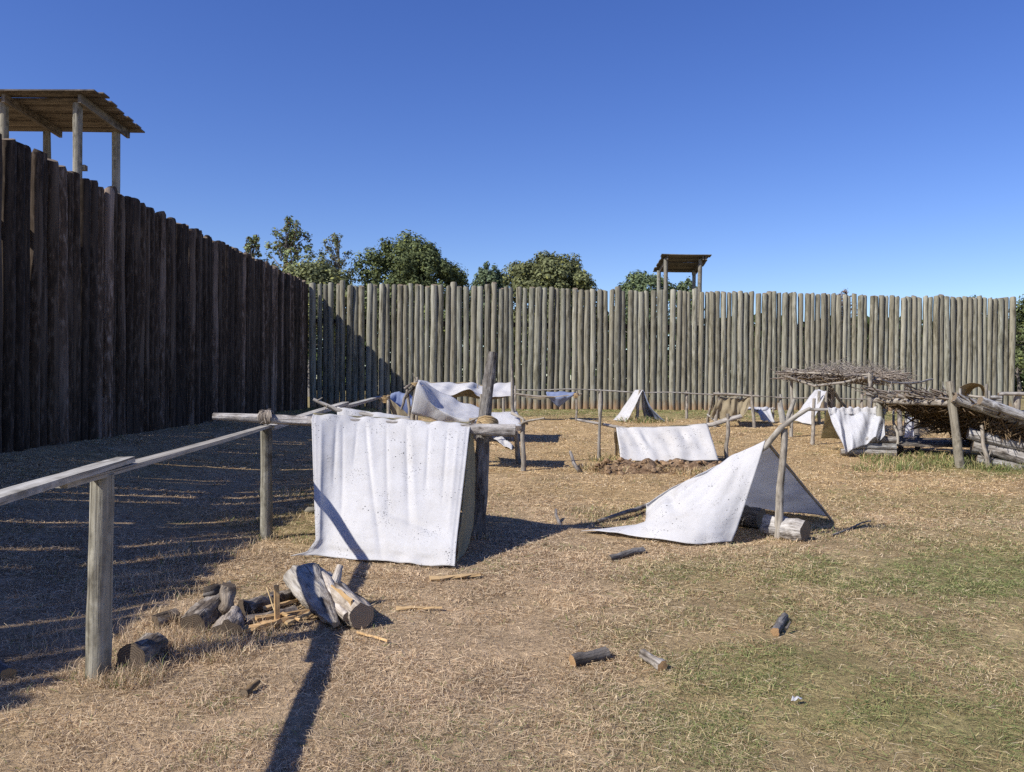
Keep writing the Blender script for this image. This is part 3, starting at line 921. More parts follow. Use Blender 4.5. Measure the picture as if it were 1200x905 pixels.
# bank of clods
bank = thing('earth_bank', 'low bank of dug earth and straw clods below the speckled white tent', 'bank', gp(775, 552))
c0, c1 = gp(696, 552), gp(855, 552)
rr = random.Random(4)
for i in range(150):
    t = rr.random(); e = rr.gauss(0, .5)
    p = c0.lerp(c1, t); p = p + Vector((0, e * .28 - .1, 0)); p.z = tz(p.x, p.y) + max(0, .20 - abs(e) * .16) * rr.uniform(.2, 1.0)
    r = rr.uniform(.02, .06)
    b = MB()
    ax = Vector((rr.uniform(-1, 1), rr.uniform(-1, 1), rr.uniform(-.4, .4))).normalized()
    b.tube([p - ax * r, p - ax * r * .6, p + ax * r * .4, p + ax * r], [r * .45, r * .9, r, r * .4], 6, .38, True, 0, rr.random(), .7, 1, .5); b.sm = [False] * len(b.sm)
    if i == 0:
        clods = []
    clods.append(b)
    mat_clod = M.get('clod')
M['clod'] = wood('clod_earth', (.085, .05, .028), (.20, .125, .07), (.38, .27, .165), grain=(20, 20, 20), patch=(7, 7, 7), bumpd=.02, bumps=1.0, hue=.35)
for b in clods: b.build('clod', M['clod'], bank)
b = MB()
N_ = 40
gridp = []
for i in range(N_ + 1):
    for j in range(9):
        t = i / N_; e = (j - 4) / 4
        p = c0.lerp(c1, t) + Vector((0, e * .42, 0))
        hgt = .25 * (1 - e * e) * (.6 + .8 * mnoise.noise(Vector((t * 9, e, 3)))) * min(1, t * 8, (1 - t) * 8)
        p.z = tz(p.x, p.y) + hgt - .012
        b.vert(p, (p.x, p.y, p.z))
for i in range(N_):
    for j in range(8):
        a = i * 9 + j; b.face((a, a + 9, a + 10, a + 1), 0)
b.build('heap', M['clod'], bank)
for i in range(26):
    p = c0.lerp(c1, rr.random()); TUFTS.append((p.x, p.y + rr.uniform(-.4, .15), .22, 260, .20, .12))
TUFTS.append((mb.x + .1, mb.y, .3, 200, .2, .6))

# ------------------------------------------------------------------ the shelters between the front tent and the far wall
# sloping tarp
sb = gp(613, 552)
sh = thing('tarp_shelter', 'open shelter with a white tarp sloping down to a forked stick', 'shelter', gp(550, 545), 'open tarp shelters')
Ys = sb.y
pole(sh, sb, at(614, 492, Ys), .045, .03, sink=.1, bend=.03)
pole(sh, gp(608, 543), at(599, 421, Ys + .55), .05, .016, sink=.1, bend=.02)
b = MB(); b.limb(at(600, 484, Ys + .3), at(618, 497, Ys - .05), .028, .02, .06, 5, 7); b.build('brace', GB, sh)
b = MB(); b.limb(at(606, 498, Ys), at(638, 490, Ys - .25), .022, .014, .05, 6, 7); b.build('branch', GB, sh)
Yl = Ys + .3
pole(sh, gp(486, 549), at(487, 447, Yl), .045, .035, sink=.1, bend=.03)
pole(sh, gp(480, 548), at(477, 456, Yl + .2), .035, .025, sink=.1, bend=.05)
for a, c in (((478, 460), (470, 480)), ((484, 452), (476, 466)), ((490, 452), (482, 480)), ((474, 456), (482, 450)), ((488, 456), (484, 490))):
    b = MB(); b.limb(at(*a, Yl - .1), at(*c, Yl - .1), .03, .018, .1, 5, 6); b.build('branch', [M['bark'], M['end_old']], sh)
lashing(sh, at(487, 452, Yl), (0, 0, 1), .07, 5, .10, 9, ends=10)
lashing(sh, at(553, 494, Ys - .1), (1, 0, 0), .05, 5, .10, 10, ends=10)
b = MB(); b.limb(at(545, 497, Ys - .2), at(572, 484, Ys - .1), .02, .014, .04, 5, 6); b.build('branch', GB, sh)
flap = [at(x, y, Yl - .25) for x, y in ((482, 484), (502, 490), (526, 497), (560, 503), (612, 505))]
ned = [at(x, y, Ys - .1) for x, y in ((489, 449), (507, 474), (533, 489), (565, 497), (611, 499))]
mid_ = [at(x, y, Ys + .35) for x, y in ((490, 447), (515, 470), (540, 482), (570, 489), (609, 490))]
fed = [at(x, y, Ys + .8) for x, y in ((490, 446.5), (522, 462), (548, 474), (575, 481), (606, 483))]
cloth('tarp', [flap, ned, mid_, fed], sh, M['plain_cloth'], 50, 40, 3, .012, .03, 12)
# blue grey awning at its left
b2 = thing('tarp_shelter', 'small blue grey cloth shelter lashed at the end of the rail fence', 'shelter', gp(465, 540), 'open tarp shelters')
Yb = 14.6
pole(b2, gp(455, 540), at(455, 464, Yb), .035, .03, sink=.1)
pole(b2, gp(480, 538), at(480, 480, Yb), .03, .025, sink=.1)
lashing(b2, at(453, 468, Yb), (0, 0, 1), .06, 6, .14, 11, ends=14)
cloth('tarp', [[at(455, 468, Yb), at(466, 478, Yb), at(481, 492, Yb)], [at(458, 462, Yb + .5), at(470, 462, Yb + .6), at(484, 467, Yb + .5)], [at(460, 461, Yb + 1), at(472, 460, Yb + 1.1), at(486, 464, Yb + 1)]], b2, M['blue_cloth'], 20, 24, 3, .012, .03, 13)
cloth('side_flap', [[at(455, 466, Yb - .03), at(470, 478, Yb - .03), at(482, 490, Yb - .03)], [at(460, 489, Yb), at(471, 497, Yb), at(484, 499, Yb)]], b2, M['brown_cloth'], 20, 14, 3, .012, .03, 14)
# high tarp behind
s3 = thing('tarp_shelter', 'high sagging white tarp with a brown underside behind the sloping tarp', 'shelter', gp(545, 515), 'open tarp shelters')
Yh = 16.6
front = [at(x, y, Yh) for x, y in ((489, 452), (505, 463), (525, 466), (546, 457), (560, 464), (578, 466), (600, 462))]
back = [at(x, y, Yh + 1.5) for x, y in ((489, 446.6), (508, 448), (527, 449.5), (546, 448), (562, 451), (580, 451), (600, 447.5))]
cloth('tarp', [front, [(a + c) / 2 - up * .02 for a, c in zip(front, back)], back], s3, M['white_cloth'], 50, 24, 5, .02, .03, 15)
cloth('hanging_flap', [back, [p - up * .32 + Vector((0, .05, 0)) for p in back]], s3, M['brown_cloth'], 30, 12, 4, .02, .03, 16)
for px, top_ in ((488, 440), (524, 462), (563, 460), (600, 444)):
    g = at(px, 500, Yh + (.0 if px in (488, 563) else .9)); g.z = tz(g.x, g.y)
    pole(s3, g, at(px + 1, top_ + 2, g.y), .032, .024, sink=.1)
b = MB(); b.limb(at(489, 452, Yh), at(484, 437, Yh), .02, .006, .05, 4, 6); b.build('branch', GB, s3)
for px, py in ((560, 436), (566, 445)):
    b = MB(); b.limb(at(px, 462, Yh + 1.2), at(px, py, Yh + 1.2), .018, .008, .03, 4, 6); b.build('branch', GB, s3)
# fallen strip of cloth
fs = thing('fallen_cloth', 'fallen strip of white cloth on the ground behind the leaning post', 'cloth', gp(590, 522))
cloth('strip', [[gp(577, 513, .18), gp(588, 518, .10), gp(601, 524, .04)], [gp(576, 517, .12), gp(587, 523, .05), gp(600, 528, .015)]], fs, M['white_cloth'], 16, 8, 2, .012, .04, 17)
# ridge showing over the top of the front tent
lt = thing('ridge_tent', 'low white tent mostly hidden behind the large front tent', 'tent', gp(430, 580))
Y5 = 10.3
r5 = [at(367, 468, Y5), at(395, 481, Y5 + .05), at(430, 487, Y5 + .1), at(480, 493, Y5 + .15)]
b = MB(); b.tube(r5, [.02, .03, .034, .034], 8, .08, True, 1, 2, 1, 2, .2); b.build('ridge_pole', GB, lt)
for a, c in (((372, 470), (378, 466)), ((380, 474), (388, 478)), ((384, 475), (381, 480))):
    b = MB(); b.limb(at(*a, Y5), at(*c, Y5), .012, .006, .05, 3, 5); b.build('branch', GB, lt)
t5 = [r5[1] + up * .04, r5[2] + up * .05, r5[3] + up * .045]
b5 = [at(397, 540, Y5 - .6), at(430, 541, Y5 - .6), at(480, 541, Y5 - .6)]
for p in b5: p.z = tz(p.x, p.y) + .02
c5 = [p + Vector((0, 1.35, 0)) for p in b5]
for p in c5: p.z = tz(p.x, p.y) + .02
cloth('front_panel', [t5, b5], lt, M['white_cloth'], 24, 20, 4, .012, .02, 18)
cloth('rear_panel', [t5, c5], lt, M['white_cloth'], 24, 20, 4, .012, .02, 19)
g = at(476, 545, Y5 + .15); g.z = tz(g.x, g.y)
pole(lt, g, at(477, 491, Y5 + .15), .035, .03, sink=.1)

# ------------------------------------------------------------------ hammock cloth and far rail fence
hm = thing('hammock', 'dark blue grey cloth slung from a pole near the far wall', 'hammock', gp(645, 494))
hb = gp(675, 494)
pole(hm, hb, at(676, 458, hb.y), .035, .025, sink=.1, bend=.03)
hb2 = at(604, 492, hb.y); hb2.z = tz(hb2.x, hb2.y)
pole(hm, hb2, at(604, 452, hb.y), .035, .025, sink=.1, bend=.03)
b = MB(); b.tube([at(598, 461, hb.y), at(625, 464.5, hb.y), at(650, 465.5, hb.y), at(682, 462, hb.y)], [.03, .028, .026, .022], 7, .08, True, 1, 4, 1, 2, .15); b.build('sling_pole', GB, hm)
lashing(hm, at(675, 463.5, hb.y), (0, 0, 1), .06, 6, .13, 21, ends=14)
cloth('cloth', [[at(640, 459.5, hb.y + .9), at(656, 459, hb.y + .9), at(674, 460, hb.y + .8)], [at(641, 464.5, hb.y - .03), at(656, 465, hb.y - .04), at(673, 462.5, hb.y - .03)], [at(650, 474, hb.y + .1), at(655, 477.5, hb.y + .12), at(663, 471, hb.y + .1)]], hm, M['blue_cloth'], 24, 20, 3, .01, .03, 20)
cloth('side_cloth', [[at(608, 461.5, hb.y + .5), at(626, 463, hb.y + .5), at(643, 464, hb.y + .5)], [at(607, 463.5, hb.y - .03), at(626, 468, hb.y), at(644, 467.5, hb.y - .03)]], hm, M['brown_cloth'], 20, 10, 3, .01, .02, 41)

rf = thing('rail_fence', 'thin pole fence running along the yard before the far wall', 'fence', gp(700, 492), 'low rail fences')
Yr = 24.2
fx = [(590, 457), (703, 457.5), (805, 461), (915, 466), (1010, 468), (1100, 469)]
for (a, c) in zip(fx[:-1], fx[1:]):
    b = MB(); b.limb(at(a[0] - 6, a[1], Yr - .06), at(c[0] + 4, c[1], Yr - .06), .024, .017, .01, 8, 6); b.build('rail', POLE, rf)
for px, py in ((590, 453), (703, 456), (805, 458), (915, 462), (1010, 462), (1100, 464)):
    g = at(px, 480, Yr); g.z = tz(g.x, g.y)
    pole(rf, g, at(px, py, Yr), .045, .04, sink=.1, bend=.01)

# ------------------------------------------------------------------ small far tents and shelters
ft = thing('lean_to_tent', 'small white and blue sheet tent standing alone near the far wall', 'tent', gp(750, 493))
fb = gp(718, 494); Yf = fb.y
apx = at(748, 458, Yf + .1)
cloth('white_sheet', [[at(744, 457, Yf + .9), at(753, 457, Yf + .1)], [at(731, 476, Yf + .7), at(744, 477, Yf - .05)], [at(718, 493, Yf + .45), at(733, 495, Yf - .2)]], ft, M['white_cloth'], 16, 24, 2, .012, .03, 22, vsm=True)
cloth('blue_sheet', [[at(750, 458, Yf + .9), at(754, 458, Yf + .12)], [at(755, 477, Yf + .9), at(764, 479, Yf + .05)], [at(760, 493, Yf + .8), at(781, 495, Yf - .1)]], ft, M['blue_cloth'], 16, 24, 2, .012, .03, 23, vsm=True)
for px in (746, 757):
    g = at(px, 490, Yf + .25); g.z = tz(g.x, g.y)
    pole(ft, g, at(px + (4 if px < 750 else -4), 457, Yf + .2), .05, .04, sink=.1)
TUFTS += [(fb.x + .6, fb.y - .1, .5, 260, .28, .75), (fb.x + 1.2, fb.y + .2, .6, 260, .28, .75)]

bs_ = thing('tarp_shelter', 'brown sagging tarp shelter on crooked poles near the far wall', 'shelter', gp(860, 498), 'open tarp shelters')
bb = gp(838, 500); Yc = bb.y
pole(bs_, bb, at(842, 459, Yc), .055, .035, sink=.1, bend=.03)
pole(bs_, gp(830, 497), at(835, 465, Yc + .4), .045, .03, sink=.1, bend=.03)
pole(bs_, gp(884, 501), at(880, 459, Yc - .1), .05, .04, sink=.1, bend=.02)
b = MB(); b.limb(at(829, 486, Yc + .3), at(839, 494, Yc), .03, .03, .03, 4, 6); b.build('brace', POLE, bs_)
b = MB(); b.limb(at(836, 461.5, Yc - .06), at(889, 464.5, Yc - .12), .035, .03, .01, 8, 7); b.build('ridge_pole', POLE, bs_)
cloth('tarp', [[at(841, 465, Yc), at(860, 467, Yc), at(881, 466, Yc - .1)], [at(836, 478, Yc - .05), at(860, 484, Yc - .05), at(876, 480, Yc - .1)], [at(832, 490, Yc), at(860, 494, Yc), at(868, 494, Yc - .1)]], bs_, M['brown_cloth'], 26, 26, 4, .04, .06, 24, vsm=True)
cloth('roof_tarp', [[at(841, 465, Yc), at(860, 467, Yc), at(881, 466, Yc - .1)], [at(838, 464.5, Yc + 1.3), at(860, 466, Yc + 1.3), at(880, 466, Yc + 1.2)]], bs_, M['brown_cloth'], 20, 12, 4, .03, .05, 25)

wb = thing('draped_blanket', 'white blanket draped over a low rail near the brown tarp', 'blanket', gp(890, 496))
Yw = gp(890, 497).y + .3
cloth('blanket', [[at(868, 481, Yw), at(886, 480, Yw + .1), at(898, 482, Yw + .2)], [at(872, 477.5, Yw + .4), at(888, 477, Yw + .4), at(902, 478, Yw + .4)], [at(888, 484, Yw - .1), at(894, 486, Yw - .1), at(904, 485, Yw)], [at(892, 493, Yw - .2), at(898, 494, Yw - .25), at(908, 495, Yw - .2)]], wb, M['white_cloth'], 22, 22, 3, .02, .04, 26)
b = MB(); b.limb(at(864, 479, Yw + .4), at(908, 479, Yw + .4), .03, .03, .01, 6, 6); b.build('rail', POLE, wb)
for px in (866, 906):
    g = at(px, 490, Yw + .4); g.z = tz(g.x, g.y); pole(wb, g, at(px, 477, Yw + .4), .035, .03, sink=.1)

ws = thing('lean_to_tent', 'slanted white sheet under the twig roofed arbour', 'tent', gp(945, 496))
Yq = gp(930, 498).y
cloth('white_sheet', [[at(955, 456, Yq + 1.3), at(969, 459, Yq + .3)], [at(941, 475, Yq + .9), at(960, 479, Yq)], [at(926, 492, Yq + .5), at(951, 498, Yq - .3)]], ws, M['white_cloth'], 18, 24, 2, .012, .03, 27, vsm=True)
for px, d in ((960, .3), (968, 1.4)):
    g = at(px, 490, Yq + d); g.z = tz(g.x, g.y); pole(ws, g, at(px, 458, Yq + d), .05, .04, sink=.1)

# ------------------------------------------------------------------ brush
def brush(n, c00, c10, c11, c01, length, thick, rad, hang=0.0, spread=.5, seed=0, up_=0.0, align=None):
    rr = random.Random(seed); b = MB()
    c00, c10, c11, c01 = map(Vector, (c00, c10, c11, c01))
    for i in range(n):
        u, v = rr.random(), rr.random()
        p = (c00 * (1 - u) + c10 * u) * (1 - v) + (c01 * (1 - u) + c11 * u) * v
        p = p + Vector((0, 0, rr.uniform(-thick, thick)))
        e1 = (c10 - c00).normalized(); e2 = (c01 - c00).normalized()
        if align == 'u': d = e1 + e2 * rr.gauss(0, spread) + up * rr.gauss(0, .15)
        elif align == 'v': d = e2 + e1 * rr.gauss(0, spread) + up * rr.gauss(0, .15)
        else:
            a = rr.uniform(0, 6.28); d = e1 * math.cos(a) + e2 * math.sin(a) + up * rr.gauss(0, .15)
        d = d.normalized() - up * hang * rr.uniform(.3, 1) + up * up_ * rr.random()
        d.normalize()
        L = length * rr.uniform(.4, 1.2)
        r = rad * rr.uniform(.5, 1.4)
        side = Vector((rr.uniform(-1, 1), rr.uniform(-1, 1), rr.uniform(-1, 1))) * L * .10
        b.tube([p - d * L / 2, p + side, p + d * L / 2], [r, r * .9, r * .35], 3, 0, False)
    return b

# ------------------------------------------------------------------ twig roofed arbour
ab = thing('brush_arbour', 'flat twig roofed arbour on crooked poles in front of the far wall', 'arbour', gp(970, 515), 'brush shelters')
pA = gp(927, 512)
YA = pA.y; YB = YA - 1.6; YC = YA + 2.2
zr = at(927, 441, YA).z
A0 = at(922, 443, YA - .2); A1 = at(1020, 446, YB)
A2 = Vector((at(1066, 446, YC).x, YC, A1.z)); A3 = Vector((at(938, 446, YC).x, YC, A0.z))
pole(ab, pA, at(928, 432, YA), .05, .03, sink=.1, bend=.02)
g = at(1018, 500, YB); g.z = tz(g.x, g.y); pole(ab, g, at(1020, 436, YB), .06, .045, sink=.1, bend=.02)
g = at(973, 490, YC); g.z = tz(g.x, g.y); pole(ab, g, at(973, 452, YC), .07, .06, mats=[M['bark'], M['end_old']], sink=.1, bend=.02)
g = at(1062, 490, YC); g.z = tz(g.x, g.y); pole(ab, g, at(1062, 446, YC), .06, .05, sink=.1, bend=.02)
g = at(978, 490, YC - .6); g.z = tz(g.x, g.y); pole(ab, g, at(976, 455, YC - .6), .05, .04, sink=.1, bend=.02)
b = MB(); b.limb(at(978, 460, YC - .6), at(996, 486, YC - .4), .04, .03, .03, 6, 7); b.build('brace', POLE, ab)
b = MB(); b.tube([A0 + up * .03, A0.lerp(A1, .35) - up * .16, A0.lerp(A1, .7) - up * .06, A1 + up * .10], [.026, .03, .03, .03], 7, .08, True, 1, 5, 1, 2, .2); b.build('beam', POLE, ab)
b = MB(); b.limb(A0 + up * .15, A1 + up * .13, .024, .02, .02, 8, 7); b.build('beam', POLE, ab)
b = MB(); b.limb(A1 + Vector((-.2, -.1, .05)), A2 + Vector((.6, 0, .06)), .03, .024, .03, 8, 7); b.build('beam', POLE, ab)
b = MB(); b.limb(A3, A2, .04, .03, .02, 8, 7); b.build('beam', POLE, ab)
b = MB(); b.limb(A0, A3, .04, .03, .02, 8, 7); b.build('beam', POLE, ab)
brush(700, A0 + up * .08, A1 + up * .08, A2 + up * .08, A3 + up * .08, 1.0, .08, .013, spread=.4, seed=1).build('twig_roof', M['twig'], ab, kind='stuff')
brush(260, A0.lerp(A1, .25) + up * .22, A1 + up * .22, A2 + up * .22, A3.lerp(A2, .25) + up * .22, .8, .06, .009, up_=1.0, seed=2).build('loose_twigs', M['twig'], ab, kind='stuff')
brush(450, A0 + up * .02, A1 + up * .02, A2 + up * .02, A3 + up * .02, .4, .05, .010, hang=.6, seed=3).build('hanging_brush', M['thatch'], ab, kind='stuff')

# ------------------------------------------------------------------ blue white cloth on a rail
dg = thing('draped_tent', 'gathered pale blue white cloth hung on a pole beside the brush lean-to', 'tent', gp(1000, 530))
g1 = gp(952, 521); g2 = gp(1034, 534)
Yd = g2.y + .2
pole(dg, g1, at(954, 467, g1.y), .045, .035, sink=.1, bend=.02)
b = MB(); b.limb(at(947, 480, Yd + .25), at(1040, 481, Yd), .03, .035, .008, 8, 7); b.build('ridge_pole', POLE, dg)
tpd = [at(x, y, Yd - .04) for x, y in ((970, 480), (990, 480), (1010, 480), (1036, 480.5))]
bd = [at(x, y, Yd - .55) for x, y in ((989, 531), (1000, 528), (1018, 517), (1036, 513))]
def gath(u, v):
    h = .085 * math.sin(u * 17 + 5 * v + 1.5 * math.sin(u * 7)) * (.25 + .75 * v) + .012 * math.sin(u * 60) * max(0, 1 - v * 5)
    return h
cloth('front_panel', [tpd, [(a * .6 + c * .4) + Vector((0, -.06, 0)) for a, c in zip(tpd, bd)], bd], dg, M['plain_cloth'], 70, 40, 5, .008, .02, 30, foldfn=gath)
cloth('ruffle', [[p + Vector((0, .03, .03)) for p in tpd], [p + Vector((0, -.05, .035)) for p in tpd], [p + Vector((0, -.085, -.09)) for p in tpd]], dg, M['white_cloth'], 70, 10, 14, .016, .03, 31)
sd = [at(970, 480, Yd), at(972, 481, Yd + .04)]
bd2 = [at(959, 516, Yd + .9), at(985, 516, Yd + .9)]
for p in bd2: p.z = tz(p.x, p.y) + .02
cloth('rear_panel', [[p + Vector((0, .06, 0)) for p in tpd], [at(x, 514, Yd + .8) for x in (962, 985, 1008, 1034)]], dg, M['olive_cloth'], 30, 24, 4, .01, .02, 32)

# ------------------------------------------------------------------ the brush lean-to at the right
ln = thing('brush_lean_to', 'brush roofed lean-to with log side wall at the right', 'shelter', gp(1090, 545), 'brush shelters')
n1 = gp(1117, 550); n2 = gp(1034, 534)
GP = [M['post'], M['end_old']]
pole(ln, n1 + Vector((.12, 0, 0)), at(1113, 447, n1.y), .075, .068, mats=GP, sink=.1, bend=.006, sides=10)
pole(ln, n2, at(1030, 470, n2.y), .068, .06, mats=GP, sink=.1, bend=.01, sides=10)
T1 = at(1124, 473, n1.y - .1); T2 = at(1024, 469, n2.y + .1)
b = MB(); b.limb(T1, T2, .062, .055, .008, 10, 9); b.build('beam', POLE, ln)
E1 = Vector((T1.x + 3.0, T1.y - .05, .14)); E2 = Vector((T2.x + 3.4, T2.y + .3, .30))
rr = random.Random(12)
for k in range(9):
    t = k / 8
    a = T1.lerp(T2, t) + up * .07; e = E1.lerp(E2, t) + up * .05
    a = a + (a - e).normalized() * rr.uniform(.0, .2)
    rad = .105 if k == 0 else rr.uniform(.035, .055)
    b = MB(); b.limb(a, e, rad * .85, rad, .012, 8, 9); b.build('rafter', [M['grey_bark'], M['end_old']] if k < 2 else POLE, ln)
b = MB(); b.limb(T1 + Vector((.2, -.26, .06)), E1 + Vector((0, -.26, .16)), .075, .09, .012, 8, 9); b.build('rafter', [M['grey_bark'], M['end_old']], ln)
brush(900, T1 + up * .10, E1 + up * .12, E2 + up * .12, T2 + up * .10, .9, .04, .016, spread=.5, seed=5, align='u').build('brush_roof', M['twig'], ln, kind='stuff')
brush(1500, T1 - up * .02, E1 - up * .02, E2 - up * .02, T2 - up * .02, .42, .05, .015, hang=.7, seed=6).build('brush_lining', M['thatch'], ln, kind='stuff')
brush(700, T1 + Vector((.45, .02, -.22)), E1.lerp(T1, .45) + Vector((0, .02, -.12)), E1.lerp(T1, .45) + Vector((0, .5, -.12)), T1 + Vector((.45, .5, -.22)), .45, .10, .016, hang=1.6, seed=7).build('hanging_thatch', M['thatch'], ln, kind='stuff')
brush(1300, T1.lerp(E1, .22) + up * -.1, T1.lerp(E1, .62) + up * -.12, T2.lerp(E2, .62) + up * -.12, T2.lerp(E2, .22) + up * -.1, .5, .12, .016, hang=.9, seed=8).build('hanging_thatch', M['thatch'], ln, kind='stuff')
# strips of pale bark and cloth caught on the roof
for (px, py, dx) in ((1055, 464, 9), (1098, 464, 8), (1110, 461, 5)):
    c = at(px, py, 15.2)
    b = MB(); b.box(c, at(px + dx, py + 2.5, 15.0), .10, .012, capmat=0); b.build('bark_strip', M['rail'], ln)
for dx, h, px in ((0, .30, 1040), (.1, .22, 1086), (.2, .25, 1083), (.1, .3, 1108)):
    c = at(px, 466, 15.3); b = MB(); b.limb(c, c + Vector((R.uniform(-.1, .1), 0, h)), .016, .006, .06, 4, 5); b.build('branch', POLE, ln)
# stacked side logs
for k, (y0, y1, r_) in enumerate(((508, 522, .115), (523, 536, .12), (538, 549, .10))):
    a = at(1134 + 5 * k, y0, n1.y + .25); e = at(1240, y1 + 10, n1.y - .15)
    b = MB(); b.limb(a, e, r_ * .9, r_, .008, 10, 12); b.build('wall_log', [M['grey_bark'], M['end_old']], ln)
# forked stake
k0 = gp(1158, 550)
pole(ln, k0, at(1150, 498, k0.y), .04, .028, name='stake', sink=.1, bend=.02)
b = MB(); b.limb(k0 + up * .15, at(1161, 528, k0.y), .02, .008, .04, 4, 6); b.build('branch', POLE, ln)
b = MB(); b.limb(k0 + up * .12, at(1148, 530, k0.y), .018, .008, .04, 4, 6); b.build('branch', POLE, ln)
# bed of planks and logs inside
Yi = 15.6
for k in range(5):
    a = at(1040, 527 - k * 2.5, Yi + .25 * k - .1); e = at(1136, 527 - k * 2.5, Yi + .25 * k - .3)
    a.z = e.z = tz(a.x, a.y) + .22
    b = MB(); b.box(a, e, .22, .035); b.build('bed_plank', [M['bark'], M['end_old']], ln)
for k in range(3):
    a = at(985 + 6 * k, 527 - 7 * k, Yi - .2); e = at(1050, 530 - 7 * k, Yi - .35)
    a.z = tz(a.x, a.y) + .07 + .13 * k; e.z = a.z
    b = MB(); b.limb(a, e, .06, .065, .01, 6, 9); b.build('bed_log', [M['grey_bark'], M['end_old']], ln)
for px in (1056, 1075):
    g = at(px, 526, Yi + .5); g.z = tz(g.x, g.y); pole(ln, g, at(px - 2, 478, Yi + .9), .055, .045, mats=[M['bark'], M['end_old']], sink=.1)
b = MB(); b.limb(at(1052, 522, Yi - .2), at(1047, 480, Yi + .4), .03, .022, .05, 6, 7); b.build('branch', POLE, ln)
hc = [at(x, 489, Yi + 2.6) for x in (1064, 1070, 1076)]
cloth('hanging_cloth', [hc, [at(x, 513, Yi + 2.6) for x in (1060, 1069, 1077)]], ln, M['plain_cloth'], 14, 14, 3, .03, .02, 33)
for k in range(30):
    t = k / 29
    p = gp(1020 + 175 * t, R.uniform(538, 552)); TUFTS.append((p.x, p.y, .3, 130, .26, .8))

# canvas hut, wood stack and table further back at the right
cv = thing('tarp_shelter', 'arched brown canvas shelter rising behind the brush lean-to', 'shelter', gp(1140, 510), 'open tarp shelters')
Yv = 18.6
cloth('tarp', [[at(1121, 470, Yv), at(1124, 474, Yv + .8), at(1130, 474, Yv + 1.6)], [at(1128, 453.5, Yv), at(1136, 455, Yv + .8), at(1142, 456, Yv + 1.6)], [at(1148, 452.5, Yv), at(1152, 455, Yv + .8), at(1156, 457, Yv + 1.6)], [at(1156, 468, Yv), at(1156, 470, Yv + .8), at(1158, 472, Yv + 1.6)]], cv, M['brown_cloth'], 16, 40, 2, .02, .05, 34, vsm=True)
for px, py in ((1125, 455), (1156, 450), (1159, 458)):
    g = at(px, 500, Yv - .05); g.z = tz(g.x, g.y); pole(cv, g, at(px, py, Yv - .05), .04, .03, sink=.1)
for py in (463, 468):
    b = MB(); b.limb(at(1133, py, Yv + .2), at(1158, py + 4, Yv), .03, .03, .03, 5, 7); b.build('cross_pole', POLE, cv)
st = thing('wood_stack', 'stack of short grey logs behind the brush lean-to', 'wood pile', gp(1166, 500))
for k in range(7):
    y_ = 487 - 3.6 * k
    a = at(1153 + R.uniform(-3, 3), y_, Yv + .6 + R.uniform(-.1, .1)); e = at(1176 + R.uniform(-3, 3), y_ + R.uniform(-1, 1), Yv + .5)
    b = MB(); b.limb(a, e, .045, .04, .02, 5, 8); b.build('log', [M['grey_bark'], M['end_old']], st)
for k in range(3):
    y_ = 498 - 3.6 * k
    a = at(1154, y_, Yv + .6); e = at(1176, y_, Yv + .5)
    b = MB(); b.limb(a, e, .05, .045, .02, 5, 8); b.build('log', [M['grey_bark'], M['end_old']], st)
tb = thing('pole_rack', 'rack of split poles on a stout post at the right edge', 'rack', gp(1190, 500))
Yk = 17.5
g = at(1189, 500, Yk); g.z = tz(g.x, g.y); pole(tb, g, at(1192, 463, Yk), .075, .07, sink=.1, bend=.01)
g = at(1225, 500, Yk); g.z = tz(g.x, g.y); pole(tb, g, at(1225, 464, Yk), .075, .07, sink=.1, bend=.01)
for k in range(4):
    b = MB(); b.limb(at(1170 + 2 * k, 462 - .4 * k, Yk - .1 + .2 * k), at(1240, 462, Yk - .1 + .2 * k), .035, .035, .008, 6, 7); b.build('pole', POLE, tb)
bl = thing('folded_cloth', 'blue grey bundle of cloth at the right edge beside the stout post', 'cloth', gp(1200, 498))
cloth('bundle', [[at(1195, 494, Yk + .1), at(1206, 494, Yk + .1)], [at(1194, 484, Yk + .1), at(1206, 483, Yk + .1)], [at(1196, 482, Yk + .6), at(1208, 482, Yk + .6)]], bl, M['blue_cloth'], 12, 14, 2, .03, .05, 35)

# ------------------------------------------------------------------ fire logs and kindling in the foreground
GBk = [M['rotten'], M['end_dark']]
WBk = [M['white_bark'], M['end_tan']]
def ginv(px, py, lift): return gp(px, py, lift)
# big split log: a long hollowed bark slab and the trunk piece lying against it
fl = thing('split_log', 'large grey split log with a bare tan side in front of the white tent', 'log', gp(400, 738), 'logs of the wood pile')
e0 = gp(418, 740) + Vector((.02, .05, .082)); e1 = gp(372, 704) + Vector((0, .05, .12))
b = MB(); b.limb(e0, e1, .083, .10, .02, 16, 26, 21, .05, .3, 1, 5, .08)
ftr = b.build('trunk', WBk, fl)
b = MB(); b.limb(e0.lerp(e1, .62) + up * .06, e0.lerp(e1, .72) + Vector((.06, .02, .16)), .035, .022, .05, 4, 8); b.build('branch_stub', WBk, ftr)
b = MB(); nn = 9
d_ = (e1 - e0).normalized(); sd_ = Vector((-d_.y, d_.x, 0)).normalized()
if sd_.y > 0: sd_ = -sd_
b.box(e0 + d_ * .04 + sd_ * .048 + up * .052, e1 - d_ * .12 + sd_ * .06 + up * .05, .012, .085, seed=2, capmat=0, jag=.35, segs=10); b.build('bare_face', M['split'], ftr)
fl2 = thing('bark_slab', 'curved grey bark slab leaning against the large split log', 'log', gp(365, 735), 'logs of the wood pile')
s0 = gp(344, 705) + Vector((.0, .1, .17)); s1 = gp(396, 742) + Vector((-.02, .02, .045))
b = MB()
pts = [s0, s0.lerp(s1, .2) + up * .02, s0.lerp(s1, .45) + up * .015, s0.lerp(s1, .7), s1]
